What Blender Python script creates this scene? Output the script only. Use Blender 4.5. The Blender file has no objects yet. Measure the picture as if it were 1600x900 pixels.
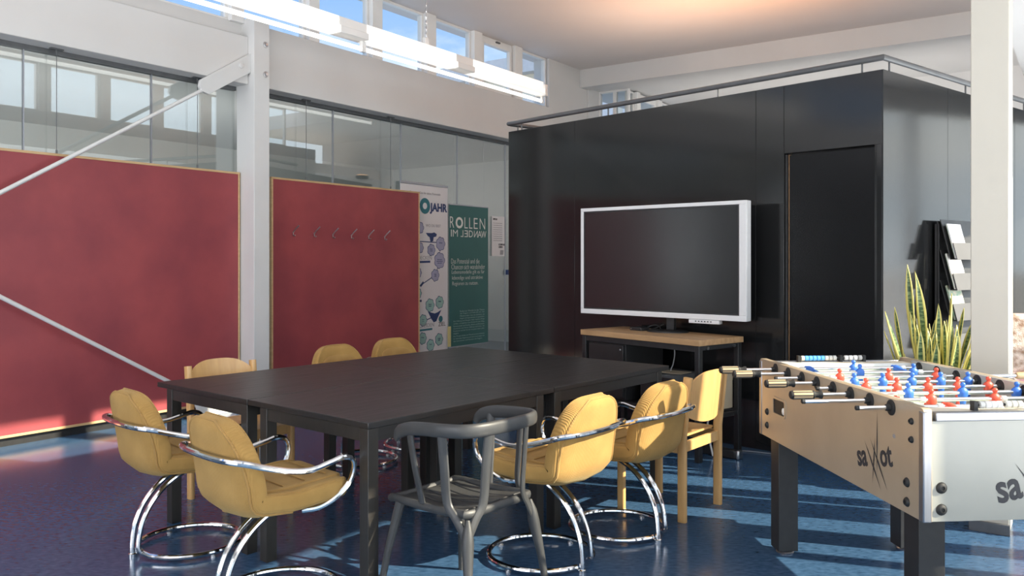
import bpy, bmesh, math, random
from mathutils import Vector, Matrix
random.seed(7)
scene = bpy.context.scene
COL = scene.collection

# ------------------------------------------------------------------ camera
cam_data = bpy.data.cameras.new('camera')
cam_data.sensor_width = 36.0
cam_data.lens = 36.0 * 1300.0 / 1600.0
cam_data.shift_y = -(450.0 - 407.0) / 1600.0
cam_data.clip_start = 0.05
cam_data.clip_end = 300
cam = bpy.data.objects.new('camera', cam_data)
cam.location = (0, 0, 1.4)
cam.rotation_euler = (math.pi / 2, 0, 0)
COL.objects.link(cam)
scene.camera = cam

# ------------------------------------------------------------------ view / exposure
vs = scene.view_settings
vs.view_transform = 'Standard'
vs.look = 'None'
vs.gamma = 1.0
vs.use_curve_mapping = False
vs.exposure = 0.45

# ------------------------------------------------------------------ sky
world = bpy.data.worlds.new('sky')
scene.world = world
world.use_nodes = True
wn, wl = world.node_tree.nodes, world.node_tree.links
wn.clear()
w_out = wn.new('ShaderNodeOutputWorld')
w_bg = wn.new('ShaderNodeBackground')
w_bg.inputs['Strength'].default_value = 1.0
w_tc = wn.new('ShaderNodeTexCoord')
w_sep = wn.new('ShaderNodeSeparateXYZ')
w_ramp = wn.new('ShaderNodeValToRGB')
w_ramp.color_ramp.elements[0].position = 0.0
w_ramp.color_ramp.elements[0].color = (0.62, 0.78, 0.95, 1)
w_ramp.color_ramp.elements[1].position = 0.42
w_ramp.color_ramp.elements[1].color = (0.13, 0.34, 0.80, 1)
w_noise = wn.new('ShaderNodeTexNoise')
w_noise.inputs['Scale'].default_value = 3.2
w_noise.inputs['Detail'].default_value = 7
w_noise.inputs['Roughness'].default_value = 0.55
w_map = wn.new('ShaderNodeMapping')
w_map.inputs['Scale'].default_value = (1, 1, 2.4)
w_map.inputs['Location'].default_value = (0.35, 0.9, 0.2)
w_cr = wn.new('ShaderNodeValToRGB')
w_cr.color_ramp.elements[0].position = 0.52
w_cr.color_ramp.elements[1].position = 0.70
w_mix = wn.new('ShaderNodeMix')
w_mix.data_type = 'RGBA'
w_mix.inputs[7].default_value = (1.05, 1.05, 1.05, 1)
wl.new(w_tc.outputs['Generated'], w_sep.inputs[0])
wl.new(w_sep.outputs['Z'], w_ramp.inputs[0])
wl.new(w_tc.outputs['Generated'], w_map.inputs[0])
wl.new(w_map.outputs[0], w_noise.inputs['Vector'])
wl.new(w_noise.outputs[0], w_cr.inputs[0])
wl.new(w_cr.outputs[0], w_mix.inputs[0])
wl.new(w_ramp.outputs[0], w_mix.inputs[6])
w_dot = wn.new('ShaderNodeVectorMath'); w_dot.operation = 'DOT_PRODUCT'
w_dot.inputs[1].default_value = (0.88, -0.29, 0.38)
w_mr = wn.new('ShaderNodeMapRange')
w_mr.inputs[1].default_value = -0.1
w_mr.inputs[2].default_value = 1.0
w_mr.inputs[3].default_value = 0.0
w_mr.inputs[4].default_value = 1.0
w_glow = wn.new('ShaderNodeMix'); w_glow.data_type = 'RGBA'; w_glow.blend_type = 'ADD'
w_glow.inputs[7].default_value = (1.2, 1.2, 1.12, 1)
wl.new(w_tc.outputs['Generated'], w_dot.inputs[0])
wl.new(w_dot.outputs['Value'], w_mr.inputs[0])
wl.new(w_mr.outputs[0], w_glow.inputs[0])
wl.new(w_mix.outputs[2], w_glow.inputs[6])
wl.new(w_glow.outputs[2], w_bg.inputs['Color'])
wl.new(w_bg.outputs[0], w_out.inputs[0])

# ------------------------------------------------------------------ plan frames
# nave frame: u runs along the glazed left wall (into the picture), v runs from it into the room
A0 = Vector((-3.81, 6.19, 0))
WD = Vector((0.571767, 0.820416, 0))
ND = Vector((0.820416, -0.571767, 0))
def UV(u, v, z=0.0):
    p = A0 + WD * u + ND * v
    return Vector((p.x, p.y, z))

# ------------------------------------------------------------------ sun, and added fill lights
sun_d = bpy.data.lights.new('sun', 'SUN')
sun_d.energy = 10.5
sun_d.angle = 0.009
sun_d.color = (1.0, 0.86, 0.66)
sun = bpy.data.objects.new('sun', sun_d)
SUN_DIR = Vector((-0.95, 0.31, -0.64)).normalized()
sun.rotation_euler = SUN_DIR.to_track_quat('-Z', 'Y').to_euler()
sun.location = (8, -3, 8)
COL.objects.link(sun)

def area(name, loc, direction, sx, sy, power, color, spread):
    d = bpy.data.lights.new(name, 'AREA')
    d.shape = 'RECTANGLE'
    d.size, d.size_y = sx, sy
    d.energy = power
    d.spread = math.radians(spread)
    d.color = color
    o = bpy.data.objects.new(name, d)
    o.location = loc
    z = -Vector(direction).normalized()
    up = Vector((0, 0, 1)) if abs(z.z) < 0.9 else Vector((WD.x, WD.y, 0))
    x = up.cross(z).normalized()
    y = z.cross(x)
    m = Matrix((x, y, z)).transposed()
    o.rotation_euler = m.to_euler()
    COL.objects.link(o)
    return o

area('daylight_fill_facade', UV(1.5, 7.75, 1.55), -ND + Vector((0, 0, 0.85)), 9.0, 2.6, 140, (0.95, 0.97, 1.0), 125)  # added fill for facade daylight, tilted up to keep the floor dark
area('daylight_fill_entrance', UV(-7.6, 3.2, 1.9), WD + Vector((0, 0, 0.65)), 5.5, 3.2, 235, (0.98, 0.98, 1.0), 125)  # added fill behind the camera, in place of daylight from there
area('far_bay_fill', UV(9.0, 3.6, 2.3), WD + Vector((0, 0, 0.35)), 5.0, 0.6, 42, (1.0, 0.95, 0.90), 180)  # added unseen light hidden behind the cabin, brightens the far bay
area('next_room_fill', UV(1.5, -0.5, 1.15), -ND + Vector((0, 0, 0.3)), 6.0, 1.3, 72, (1.0, 0.98, 0.96), 180)  # added unseen light behind the pinboards, brightens the next room

# ------------------------------------------------------------------ materials
def nodes_of(name):
    m = bpy.data.materials.new(name)
    m.use_nodes = True
    nt = m.node_tree
    return m, nt.nodes, nt.links, nt.nodes['Principled BSDF']

def mat(name, color, rough=0.5, metal=0.0, color2=None, scale=8.0, detail=4.0, stretch=(1, 1, 1), bump=0.0,
        bump_scale=None, coat=0.0, spec=0.5, contrast=(0.35, 0.65), rough_var=0.0):
    m, N, L, b = nodes_of(name)
    b.inputs['Base Color'].default_value = (*color, 1)
    b.inputs['Roughness'].default_value = rough
    b.inputs['Metallic'].default_value = metal
    b.inputs['Coat Weight'].default_value = coat
    b.inputs['Specular IOR Level'].default_value = spec
    tc = N.new('ShaderNodeTexCoord')
    mp = N.new('ShaderNodeMapping')
    mp.inputs['Scale'].default_value = stretch
    L.new(tc.outputs['Object'], mp.inputs[0])
    nz = N.new('ShaderNodeTexNoise')
    nz.inputs['Scale'].default_value = scale
    nz.inputs['Detail'].default_value = detail
    L.new(mp.outputs[0], nz.inputs['Vector'])
    if color2 is None:
        color2 = tuple(c * 0.9 for c in color)
    rp = N.new('ShaderNodeValToRGB')
    rp.color_ramp.elements[0].position = contrast[0]
    rp.color_ramp.elements[1].position = contrast[1]
    rp.color_ramp.elements[0].color = (*color, 1)
    rp.color_ramp.elements[1].color = (*color2, 1)
    L.new(nz.outputs[0], rp.inputs[0])
    L.new(rp.outputs[0], b.inputs['Base Color'])
    if rough_var:
        mr = N.new('ShaderNodeMapRange')
        mr.inputs[3].default_value = max(0.02, rough - rough_var)
        mr.inputs[4].default_value = rough + rough_var
        L.new(nz.outputs[0], mr.inputs[0])
        L.new(mr.outputs[0], b.inputs['Roughness'])
    if bump:
        n2 = N.new('ShaderNodeTexNoise')
        n2.inputs['Scale'].default_value = bump_scale or scale * 6
        n2.inputs['Detail'].default_value = 3
        L.new(mp.outputs[0], n2.inputs['Vector'])
        bp = N.new('ShaderNodeBump')
        bp.inputs['Strength'].default_value = bump
        bp.inputs['Distance'].default_value = 0.01
        L.new(n2.outputs[0], bp.inputs['Height'])
        L.new(bp.outputs[0], b.inputs['Normal'])
    return m

def glass_mat(name, ior, tint):
    m, N, L, b = nodes_of(name)
    N.remove(b)
    out = N['Material Output']
    tr = N.new('ShaderNodeBsdfTransparent')
    tr.inputs[0].default_value = (*tint, 1)
    gl = N.new('ShaderNodeBsdfGlossy')
    gl.inputs['Roughness'].default_value = 0.0
    gl.inputs['Color'].default_value = (0.95, 0.97, 0.98, 1)
    lw = N.new('ShaderNodeLayerWeight')
    lw.inputs[0].default_value = 0.5
    pw = N.new('ShaderNodeMath'); pw.operation = 'POWER'; pw.inputs[1].default_value = 4.5
    fr = N.new('ShaderNodeMapRange')
    fr.inputs[3].default_value = ior
    fr.inputs[4].default_value = 1.0
    L.new(lw.outputs['Facing'], pw.inputs[0])
    L.new(pw.outputs[0], fr.inputs[0])
    mx = N.new('ShaderNodeMixShader')
    L.new(fr.outputs[0], mx.inputs[0])
    L.new(tr.outputs[0], mx.inputs[1])
    L.new(gl.outputs[0], mx.inputs[2])
    L.new(mx.outputs[0], out.inputs[0])
    return m

def emit_mat(name, color, strength):
    m, N, L, b = nodes_of(name)
    b.inputs['Base Color'].default_value = (*color, 1)
    b.inputs['Emission Color'].default_value = (*color, 1)
    b.inputs['Emission Strength'].default_value = strength
    return m

def corduroy_mat(name, color, color2):
    m, N, L, b = nodes_of(name)
    b.inputs['Roughness'].default_value = 0.85
    b.inputs['Sheen Weight'].default_value = 0.25
    b.inputs['Sheen Tint'].default_value = (1, 0.85, 0.5, 1)
    b.inputs['Specular IOR Level'].default_value = 0.2
    tc = N.new('ShaderNodeTexCoord')
    nz = N.new('ShaderNodeTexNoise')
    nz.inputs['Scale'].default_value = 9
    nz.inputs['Detail'].default_value = 5
    L.new(tc.outputs['Object'], nz.inputs['Vector'])
    rp = N.new('ShaderNodeValToRGB')
    rp.color_ramp.elements[0].position = 0.3
    rp.color_ramp.elements[1].position = 0.7
    rp.color_ramp.elements[0].color = (*color, 1)
    rp.color_ramp.elements[1].color = (*color2, 1)
    L.new(nz.outputs[0], rp.inputs[0])
    L.new(rp.outputs[0], b.inputs['Base Color'])
    wv = N.new('ShaderNodeTexWave')
    wv.wave_type = 'BANDS'
    wv.bands_direction = 'X'
    wv.inputs['Scale'].default_value = 55
    wv.inputs['Distortion'].default_value = 0.6
    L.new(tc.outputs['Object'], wv.inputs['Vector'])
    bp = N.new('ShaderNodeBump')
    bp.inputs['Strength'].default_value = 0.35
    bp.inputs['Distance'].default_value = 0.004
    L.new(wv.outputs[0], bp.inputs['Height'])
    L.new(bp.outputs[0], b.inputs['Normal'])
    return m

def wood_mat(name, c1, c2, axis=(1, 12, 12), scale=3.0, rough=0.45, bump=0.05, coat=0.0):
    return mat(name, c1, rough, 0, c2, scale, 6, axis, bump, scale * 3, coat, 0.5, (0.3, 0.7), 0.06)

M = {}
M['white'] = mat('white_paint', (0.66, 0.65, 0.635), 0.55, 0, (0.63, 0.62, 0.605), 1.5, 3, bump=0.03, bump_scale=60)
M['ceiling'] = mat('ceiling_paint', (0.74, 0.69, 0.66), 0.6, 0, (0.71, 0.66, 0.63), 0.8, 3, bump=0.04, bump_scale=40)
M['frame_white'] = mat('window_frame_white', (0.82, 0.81, 0.79), 0.35, 0, (0.78, 0.77, 0.75), 4)
M['post'] = mat('column_paint', (0.68, 0.68, 0.67), 0.4, 0, (0.65, 0.65, 0.64), 3, bump=0.02, bump_scale=80)
M['pillar'] = mat('pillar_paint', (0.47, 0.445, 0.39), 0.5, 0, (0.455, 0.43, 0.375), 2, bump=0.02, bump_scale=60)
M['lino'] = mat('blue_linoleum', (0.026, 0.066, 0.138), 0.17, 0, (0.084, 0.178, 0.325), 26.0, 10, (1, 2.2, 1), 0.0, 60, 0.0, 0.5, (0.30, 1.0), 0.0)
M['red'] = mat('red_pinboard_linoleum', (0.35, 0.066, 0.072), 0.5, 0, (0.25, 0.046, 0.058), 2.2, 10, (1, 1, 1), 0.05, 40, 0, 0.4, (0.32, 0.68), 0.08)
M['birch'] = wood_mat('light_wood_edge', (0.62, 0.42, 0.22), (0.52, 0.34, 0.17), (3, 3, 14), 3)
M['beech'] = wood_mat('beech_wood', (0.66, 0.40, 0.16), (0.56, 0.32, 0.12), (10, 10, 1.2), 3.0, 0.38, 0.03, 0.1)
M['oak'] = wood_mat('bench_top_wood', (0.50, 0.31, 0.155), (0.36, 0.21, 0.10), (1.5, 14, 8), 3.0, 0.5, 0.06)
M['darkwood'] = wood_mat('black_brown_wood', (0.024, 0.022, 0.0215), (0.015, 0.0135, 0.013), (1.2, 16, 10), 3.0, 0.36, 0.04)
M['darkwood_edge'] = wood_mat('black_brown_wood_legs', (0.030, 0.027, 0.024), (0.020, 0.018, 0.016), (10, 10, 1.2), 3.0, 0.4, 0.03)
M['laminate'] = mat('black_gloss_laminate', (0.012, 0.0125, 0.013), 0.12, 0, (0.015, 0.0155, 0.016), 2.0, 3, (1, 1, 1), 0.012, 14, 0, 0.55, (0.3, 0.7), 0.04)
M['door'] = mat('black_matt_door', (0.004, 0.004, 0.005), 0.22, 0, (0.005, 0.005, 0.006), 3, spec=0.3)
M['black'] = mat('black_powder_coat', (0.018, 0.018, 0.019), 0.45, 0, (0.024, 0.024, 0.025), 20)
M['blackplastic'] = mat('black_plastic', (0.02, 0.02, 0.021), 0.35, 0, (0.026, 0.026, 0.027), 20)
M['greyplastic'] = mat('charcoal_plastic', (0.046, 0.047, 0.048), 0.45, 0, (0.038, 0.039, 0.040), 14, bump=0.04, bump_scale=250)
M['steelgrey'] = mat('grey_steel_paint', (0.13, 0.135, 0.14), 0.4, 0.3, (0.11, 0.115, 0.12), 10)
M['chrome'] = mat('chrome', (0.82, 0.82, 0.83), 0.09, 1.0, (0.76, 0.76, 0.77), 20)
M['steel'] = mat('brushed_steel', (0.62, 0.62, 0.63), 0.3, 1.0, (0.55, 0.55, 0.56), 10, stretch=(1, 1, 20))
M['alu'] = mat('aluminium_trim', (0.36, 0.37, 0.40), 0.36, 0.9, (0.32, 0.33, 0.36), 10, stretch=(20, 1, 1))
M['cord'] = corduroy_mat('mustard_corduroy', (0.43, 0.255, 0.080), (0.34, 0.195, 0.058))
M['cord_pad'] = corduroy_mat('mustard_velour', (0.41, 0.245, 0.082), (0.32, 0.18, 0.058))
M['glass'] = glass_mat('partition_glass', 0.12, (0.90, 0.92, 0.912))
M['pane'] = glass_mat('window_glass', 0.035, (0.96, 0.98, 0.98))
M['tvwhite'] = mat('screen_bezel_white', (0.74, 0.74, 0.74), 0.35, 0, (0.72, 0.72, 0.72), 10)
M['tvscreen'] = mat('dark_matt_screen', (0.012, 0.012, 0.013), 0.2, 0, (0.014, 0.014, 0.015), 10, spec=0.9)
M['tube'] = emit_mat('sunglow_lamp_tube', (1.0, 0.97, 0.9), 1.3)  # emission stands in for sunlight falling on the tube
M['sunglow_cover'] = emit_mat('sunglow_lamp_cover', (0.9, 0.88, 0.84), 0.48)  # sunlight on the batten body, put in as a glow
M['added_uplight'] = emit_mat('added_warm_glass', (1.0, 0.55, 0.25), 3.0)  # glow for the added ceiling-wash lights
M['green'] = mat('teal_banner', (0.022, 0.125, 0.118), 0.55, 0, (0.019, 0.115, 0.108), 3)
M['paper'] = mat('white_print', (0.70, 0.70, 0.71), 0.6, 0, (0.68, 0.68, 0.69), 4)
M['yellowpaper'] = mat('yellow_print', (0.68, 0.62, 0.28), 0.6)
M['ink'] = mat('dark_ink', (0.03, 0.03, 0.035), 0.6)
M['inkblue'] = mat('navy_ink', (0.015, 0.04, 0.14), 0.6)
M['inkteal'] = mat('teal_ink', (0.02, 0.16, 0.20), 0.6)
M['lilac'] = mat('lilac_print', (0.36, 0.37, 0.52), 0.6)
M['mint'] = mat('mint_print', (0.30, 0.50, 0.46), 0.6)
M['whiteink'] = mat('white_lettering', (0.72, 0.76, 0.72), 0.6)
M['dimink'] = mat('pale_teal_lettering', (0.30, 0.46, 0.44), 0.6)
M['greyink'] = mat('grey_lettering', (0.33, 0.33, 0.35), 0.6)
M['kick_side'] = mat('table_football_silver_panel', (0.50, 0.40, 0.285), 0.33, 0.35, (0.46, 0.365, 0.26), 5, 3, (1, 1, 1), 0.01, 40, rough_var=0.05)
M['kick_end'] = mat('table_football_pale_panel', (0.335, 0.335, 0.30), 0.4, 0.1, (0.32, 0.32, 0.285), 5, 3)
M['kick_liner'] = mat('grey_liner_board', (0.40, 0.39, 0.36), 0.4, 0, (0.38, 0.37, 0.34), 5)
M['kick_cream'] = mat('cream_board', (0.74, 0.67, 0.54), 0.5)
M['kick_white'] = mat('white_board', (0.82, 0.82, 0.80), 0.35)
M['kick_field'] = mat('pale_green_field', (0.50, 0.60, 0.50), 0.4)
M['blue'] = mat('blue_player', (0.045, 0.17, 0.62), 0.4)
M['redp'] = mat('red_player', (0.72, 0.09, 0.05), 0.4)
M['bead_blue'] = mat('light_blue_bead', (0.09, 0.36, 0.80), 0.4)
M['bead_grey'] = mat('grey_bead', (0.55, 0.55, 0.52), 0.4)
M['bead_white'] = mat('white_bead', (0.88, 0.88, 0.86), 0.3)
M['handle_wood'] = wood_mat('handle_wood', (0.55, 0.40, 0.24), (0.42, 0.29, 0.16), (1, 20, 20), 5)
M['rubber'] = mat('black_rubber', (0.015, 0.015, 0.015), 0.6)
M['cartongrey'] = mat('grey_case', (0.10, 0.105, 0.11), 0.5)
M['carton'] = mat('beige_cardboard', (0.50, 0.42, 0.30), 0.7)
M['pot'] = mat('dark_planter', (0.05, 0.05, 0.052), 0.5)
M['soil'] = mat('potting_soil', (0.04, 0.028, 0.02), 0.9, 0, (0.07, 0.05, 0.035), 30, bump=0.5)
M['tray'] = mat('grey_tray_sheet', (0.10, 0.098, 0.096), 0.45, 0.2, (0.09, 0.088, 0.086), 6)
M['pinkfabric'] = mat('pink_floral_fabric', (0.62, 0.36, 0.40), 0.85, 0, (0.82, 0.74, 0.73), 11, 2, contrast=(0.46, 0.52))
M['fur'] = mat('brown_fluffy_throw', (0.30, 0.19, 0.13), 0.95, 0, (0.72, 0.62, 0.55), 26, 5, bump=0.6)
M['whitefabric'] = mat('white_cushion_fabric', (0.84, 0.82, 0.80), 0.85)
M['stone'] = mat('dark_skirting_tile', (0.06, 0.065, 0.075), 0.4, 0, (0.085, 0.09, 0.10), 12)
M['fascia'] = mat('cream_render', (0.82, 0.77, 0.64), 0.8)
M['roofgrey'] = mat('grey_roof_edge', (0.62, 0.63, 0.65), 0.7)
M['room'] = mat('next_room_paint', (0.62, 0.64, 0.62), 0.7, 0, (0.58, 0.60, 0.58), 1)
M['ground'] = mat('outside_paving', (0.30, 0.29, 0.27), 0.9, 0, (0.24, 0.235, 0.22), 4)
M['magazine'] = mat('magazine_cover', (0.85, 0.84, 0.81), 0.4, 0, (0.86, 0.80, 0.72), 9)
M['greenmag'] = mat('green_magazine_edges', (0.20, 0.36, 0.26), 0.5, 0, (0.55, 0.50, 0.40), 40)

def leaf_material():
    m, N, L, b = nodes_of('variegated_leaf')
    b.inputs['Roughness'].default_value = 0.42
    at = N.new('ShaderNodeAttribute')
    at.attribute_name = 'edge'
    nz = N.new('ShaderNodeTexNoise')
    nz.inputs['Scale'].default_value = 22
    tc = N.new('ShaderNodeTexCoord')
    mp = N.new('ShaderNodeMapping')
    mp.inputs['Scale'].default_value = (1, 1, 3)
    L.new(tc.outputs['Object'], mp.inputs[0])
    L.new(mp.outputs[0], nz.inputs['Vector'])
    r1 = N.new('ShaderNodeValToRGB')
    r1.color_ramp.elements[0].position = 0.42
    r1.color_ramp.elements[1].position = 0.60
    r1.color_ramp.elements[0].color = (0.035, 0.085, 0.035, 1)
    r1.color_ramp.elements[1].color = (0.20, 0.28, 0.12, 1)
    L.new(nz.outputs[0], r1.inputs[0])
    r2 = N.new('ShaderNodeValToRGB')
    r2.color_ramp.elements[0].position = 0.46
    r2.color_ramp.elements[1].position = 0.56
    L.new(at.outputs['Fac'], r2.inputs[0])
    mx = N.new('ShaderNodeMix')
    mx.data_type = 'RGBA'
    mx.inputs[7].default_value = (0.66, 0.58, 0.17, 1)
    L.new(r2.outputs[0], mx.inputs[0])
    L.new(r1.outputs[0], mx.inputs[6])
    L.new(mx.outputs[2], b.inputs['Base Color'])
    return m
M['leaf'] = leaf_material()

# ------------------------------------------------------------------ mesh helpers
class MB:
    def __init__(self):
        self.v, self.f = [], []
    def add(self, verts, faces, mtx=None):
        o = len(self.v)
        for p in verts:
            p = Vector(p)
            self.v.append(tuple(mtx @ p if mtx else p))
        for f in faces:
            self.f.append(tuple(i + o for i in f))
        return self
    def box(self, x0, x1, y0, y1, z0, z1, mtx=None):
        vs_ = [(x, y, z) for z in (z0, z1) for y in (y0, y1) for x in (x0, x1)]
        return self.add(vs_, [(0, 2, 3, 1), (4, 5, 7, 6), (0, 1, 5, 4), (2, 6, 7, 3), (0, 4, 6, 2), (1, 3, 7, 5)], mtx)
    def uvbox(self, u0, u1, v0, v1, z0, z1):
        vs_ = [UV(u, v, z) for z in (z0, z1) for v in (v0, v1) for u in (u0, u1)]
        return self.add(vs_, [(0, 2, 3, 1), (4, 5, 7, 6), (0, 1, 5, 4), (2, 6, 7, 3), (0, 4, 6, 2), (1, 3, 7, 5)])
    def hexa(self, bottom, top):
        n = len(bottom)
        vs_ = list(bottom) + list(top)
        fs = [tuple(range(n))[::-1], tuple(range(n, 2 * n))]
        for i in range(n):
            j = (i + 1) % n
            fs.append((i, j, n + j, n + i))
        return self.add(vs_, fs)
    def prism(self, poly, z0, z1, mtx=None):
        n = len(poly)
        vs_ = [(p[0], p[1], z0) for p in poly] + [(p[0], p[1], z1) for p in poly]
        fs = [tuple(range(n))[::-1], tuple(range(n, 2 * n))]
        for i in range(n):
            j = (i + 1) % n
            fs.append((i, j, n + j, n + i))
        return self.add(vs_, fs, mtx)
    def sweep(self, path, rx, ry=None, seg=10, closed=False, cap=True, radii=None, up=None, sq=1.0):
        P = [Vector(p) for p in path]
        ry = rx if ry is None else ry
        n = len(P)
        rings = []
        prev = None
        for i, p in enumerate(P):
            a = P[(i - 1) % n] if (closed or i > 0) else p
            b = P[(i + 1) % n] if (closed or i < n - 1) else p
            t = (b - a).normalized()
            if prev is None:
                ref = Vector(up) if up else (Vector((0, 0, 1)) if abs(t.z) < 0.9 else Vector((1, 0, 0)))
            else:
                ref = prev
            if up:
                ref = Vector(up)
            s = t.cross(ref)
            if s.length < 1e-5:
                s = t.cross(Vector((1, 0.3, 0)))
            s.normalize()
            r = s.cross(t).normalized()
            prev = r
            k = radii[i] if radii else 1.0
            ring = []
            for j in range(seg):
                ang = 2 * math.pi * j / seg
                c, d = math.cos(ang), math.sin(ang)
                if sq != 1.0:
                    c = math.copysign(abs(c) ** sq, c)
                    d = math.copysign(abs(d) ** sq, d)
                ring.append(p + s * (c * rx * k) + r * (d * ry * k))
            rings.append(ring)
        vs_ = [q for r_ in rings for q in r_]
        fs = []
        m = n if closed else n - 1
        for i in range(m):
            i2 = (i + 1) % n
            for j in range(seg):
                j2 = (j + 1) % seg
                fs.append((i * seg + j, i * seg + j2, i2 * seg + j2, i2 * seg + j))
        if cap and not closed:
            fs.append(tuple(range(seg))[::-1])
            fs.append(tuple((n - 1) * seg + j for j in range(seg)))
        return self.add(vs_, fs)
    def lathe(self, prof, seg=16, mtx=None, sx=1.0, sy=1.0):
        n = len(prof)
        vs_, fs = [], []
        for (r, z) in prof:
            for j in range(seg):
                a = 2 * math.pi * j / seg
                vs_.append((r * sx * math.cos(a), r * sy * math.sin(a), z))
        for i in range(n - 1):
            for j in range(seg):
                j2 = (j + 1) % seg
                fs.append((i * seg + j, i * seg + j2, (i + 1) * seg + j2, (i + 1) * seg + j))
        fs.append(tuple(range(seg))[::-1])
        fs.append(tuple((n - 1) * seg + j for j in range(seg)))
        return self.add(vs_, fs, mtx)
    def build(self, name, material, parent=None, smooth=35, bevel=0.0, kind=None, bseg=2):
        me = bpy.data.meshes.new(name)
        me.from_pydata(self.v, [], self.f)
        bm = bmesh.new()
        bm.from_mesh(me)
        bmesh.ops.recalc_face_normals(bm, faces=bm.faces)
        bm.to_mesh(me)
        bm.free()
        me.materials.append(material)
        if smooth:
            for p in me.polygons:
                p.use_smooth = True
            me.set_sharp_from_angle(angle=math.radians(smooth))
        o = bpy.data.objects.new(name, me)
        COL.objects.link(o)
        if parent:
            o.parent = parent
        if bevel:
            md = o.modifiers.new('bevel', 'BEVEL')
            md.width = bevel
            md.segments = bseg
            md.limit_method = 'ANGLE'
        if kind:
            o['kind'] = kind
        return o

def spline(pts, n=8, closed=False):
    P = [Vector(p) for p in pts]
    out = []
    m = len(P)
    rng = m if closed else m - 1
    for i in range(rng):
        if closed:
            p0, p1, p2, p3 = P[(i - 1) % m], P[i], P[(i + 1) % m], P[(i + 2) % m]
        else:
            p0, p1, p2, p3 = P[max(i - 1, 0)], P[i], P[i + 1], P[min(i + 2, m - 1)]
        for k in range(n):
            t = k / n
            out.append(0.5 * ((2 * p1) + (p2 - p0) * t + (2 * p0 - 5 * p1 + 4 * p2 - p3) * t * t + (3 * p1 - p0 - 3 * p2 + p3) * t ** 3))
    if not closed:
        out.append(P[-1])
    return out

def empty(name, loc, rz=0.0):
    o = bpy.data.objects.new(name, None)
    o.empty_display_size = 0.1
    o.location = loc
    o.rotation_euler = (0, 0, rz)
    COL.objects.link(o)
    return o

def tag(o, label, cat, group=None, kind=None):
    o['label'] = label
    o['category'] = cat
    if group:
        o['group'] = group
    if kind:
        o['kind'] = kind
    return o

def copy_tree(o, parent=None):
    c = o.copy()
    COL.objects.link(c)
    if parent:
        c.parent = parent
    for ch in [x for x in bpy.data.objects if x.parent == o]:
        copy_tree(ch, c)
    return c

def lettering(body, size, material, parent, mtx, name='lettering', bold=0.0, extrude=0.0006, sx=1.0, align='LEFT', mirror=False, spacing=1.0, line=1.0):
    cu = bpy.data.curves.new('text_tmp', 'FONT')
    cu.body = body
    cu.size = size
    cu.offset = bold
    cu.extrude = extrude
    cu.align_x = align
    cu.space_character = spacing
    cu.space_line = line
    cu.resolution_u = 3
    t = bpy.data.objects.new('text_tmp', cu)
    COL.objects.link(t)
    dg = bpy.context.evaluated_depsgraph_get()
    me = bpy.data.meshes.new_from_object(t.evaluated_get(dg))
    bpy.data.objects.remove(t)
    me.name = name
    S = Matrix.Diagonal((-sx if mirror else sx, 1, 1, 1))
    me.transform(mtx @ S)
    if mirror:
        me.flip_normals()
    me.materials.clear()
    me.materials.append(material)
    o = bpy.data.objects.new(name, me)
    COL.objects.link(o)
    o.parent = parent
    return o

def frame_mtx(origin, xd, yd):
    x = Vector(xd).normalized()
    y = Vector(yd).normalized()
    z = x.cross(y)
    m = Matrix((x, y, z)).transposed().to_4x4()
    m.translation = Vector(origin)
    return m

def rounded_rect(w, h, r, n=5):
    out = []
    for cx_, cy_, a0 in ((w / 2 - r, h / 2 - r, 0), (-w / 2 + r, h / 2 - r, 90), (-w / 2 + r, -h / 2 + r, 180), (w / 2 - r, -h / 2 + r, 270)):
        for k in range(n + 1):
            a = math.radians(a0 + 90 * k / n)
            out.append((cx_ + r * math.cos(a), cy_ + r * math.sin(a)))
    return out
# ================================================================== SETTING
def S(name, mb, material, **k):
    o = mb.build(name, material, **k)
    o['kind'] = 'structure'
    return o

fl = MB()
fl.add([UV(-12, -5, 0), UV(18, -5, 0), UV(18, 8.3, 0), UV(-12, 8.3, 0)], [(0, 1, 2, 3)])
S('floor', fl, M['lino'])

# outside ground just below the floor level
g = MB()
g.add([UV(-60, -60, -0.06), UV(90, -60, -0.06), UV(90, 90, -0.06), UV(-60, 90, -0.06)], [(0, 1, 2, 3)])
S('ground_outside', g, M['ground'])

# ceilings
S('ceiling', MB().uvbox(-9, 8.75, -0.3, 6.32, 4.41, 4.6), M['ceiling'])
S('ceiling_aisle', MB().uvbox(-9, 11, 6.32, 8.25, 3.22, 3.42), M['ceiling'])
S('ceiling_far_bay', MB().uvbox(8.75, 11.2, -0.3, 8.25, 4.15, 4.4), M['white'])
S('ceiling_next_room', MB().uvbox(-9, 9, -4.4, -0.25, 3.12, 3.3), M['room'])

# left wall: beam over the glass partition, sill strip under the clerestory
wall_left = S('wall_left', MB().uvbox(-9, 2.139, -0.24, 0.108, 3.067, 3.52), M['white'], bevel=0.006)
S('trim_1', MB().uvbox(-9, 2.139, -0.24, -0.0, 3.52, 3.665), M['white'])
S('wall_left_beam', MB().uvbox(2.317, 7.571, -0.24, 0.108, 3.067, 3.655), M['white'], bevel=0.006)
S('wall_left_end', MB().uvbox(7.585, 8.72, -0.24, 0.03, 0, 4.41), M['white'])
S('baseboard_left', MB().uvbox(-9, 2.139, -0.14, -0.045, 0, 0.062).uvbox(2.317, 7.585, -0.14, -0.045, 0, 0.062), M['blackplastic'])

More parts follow.
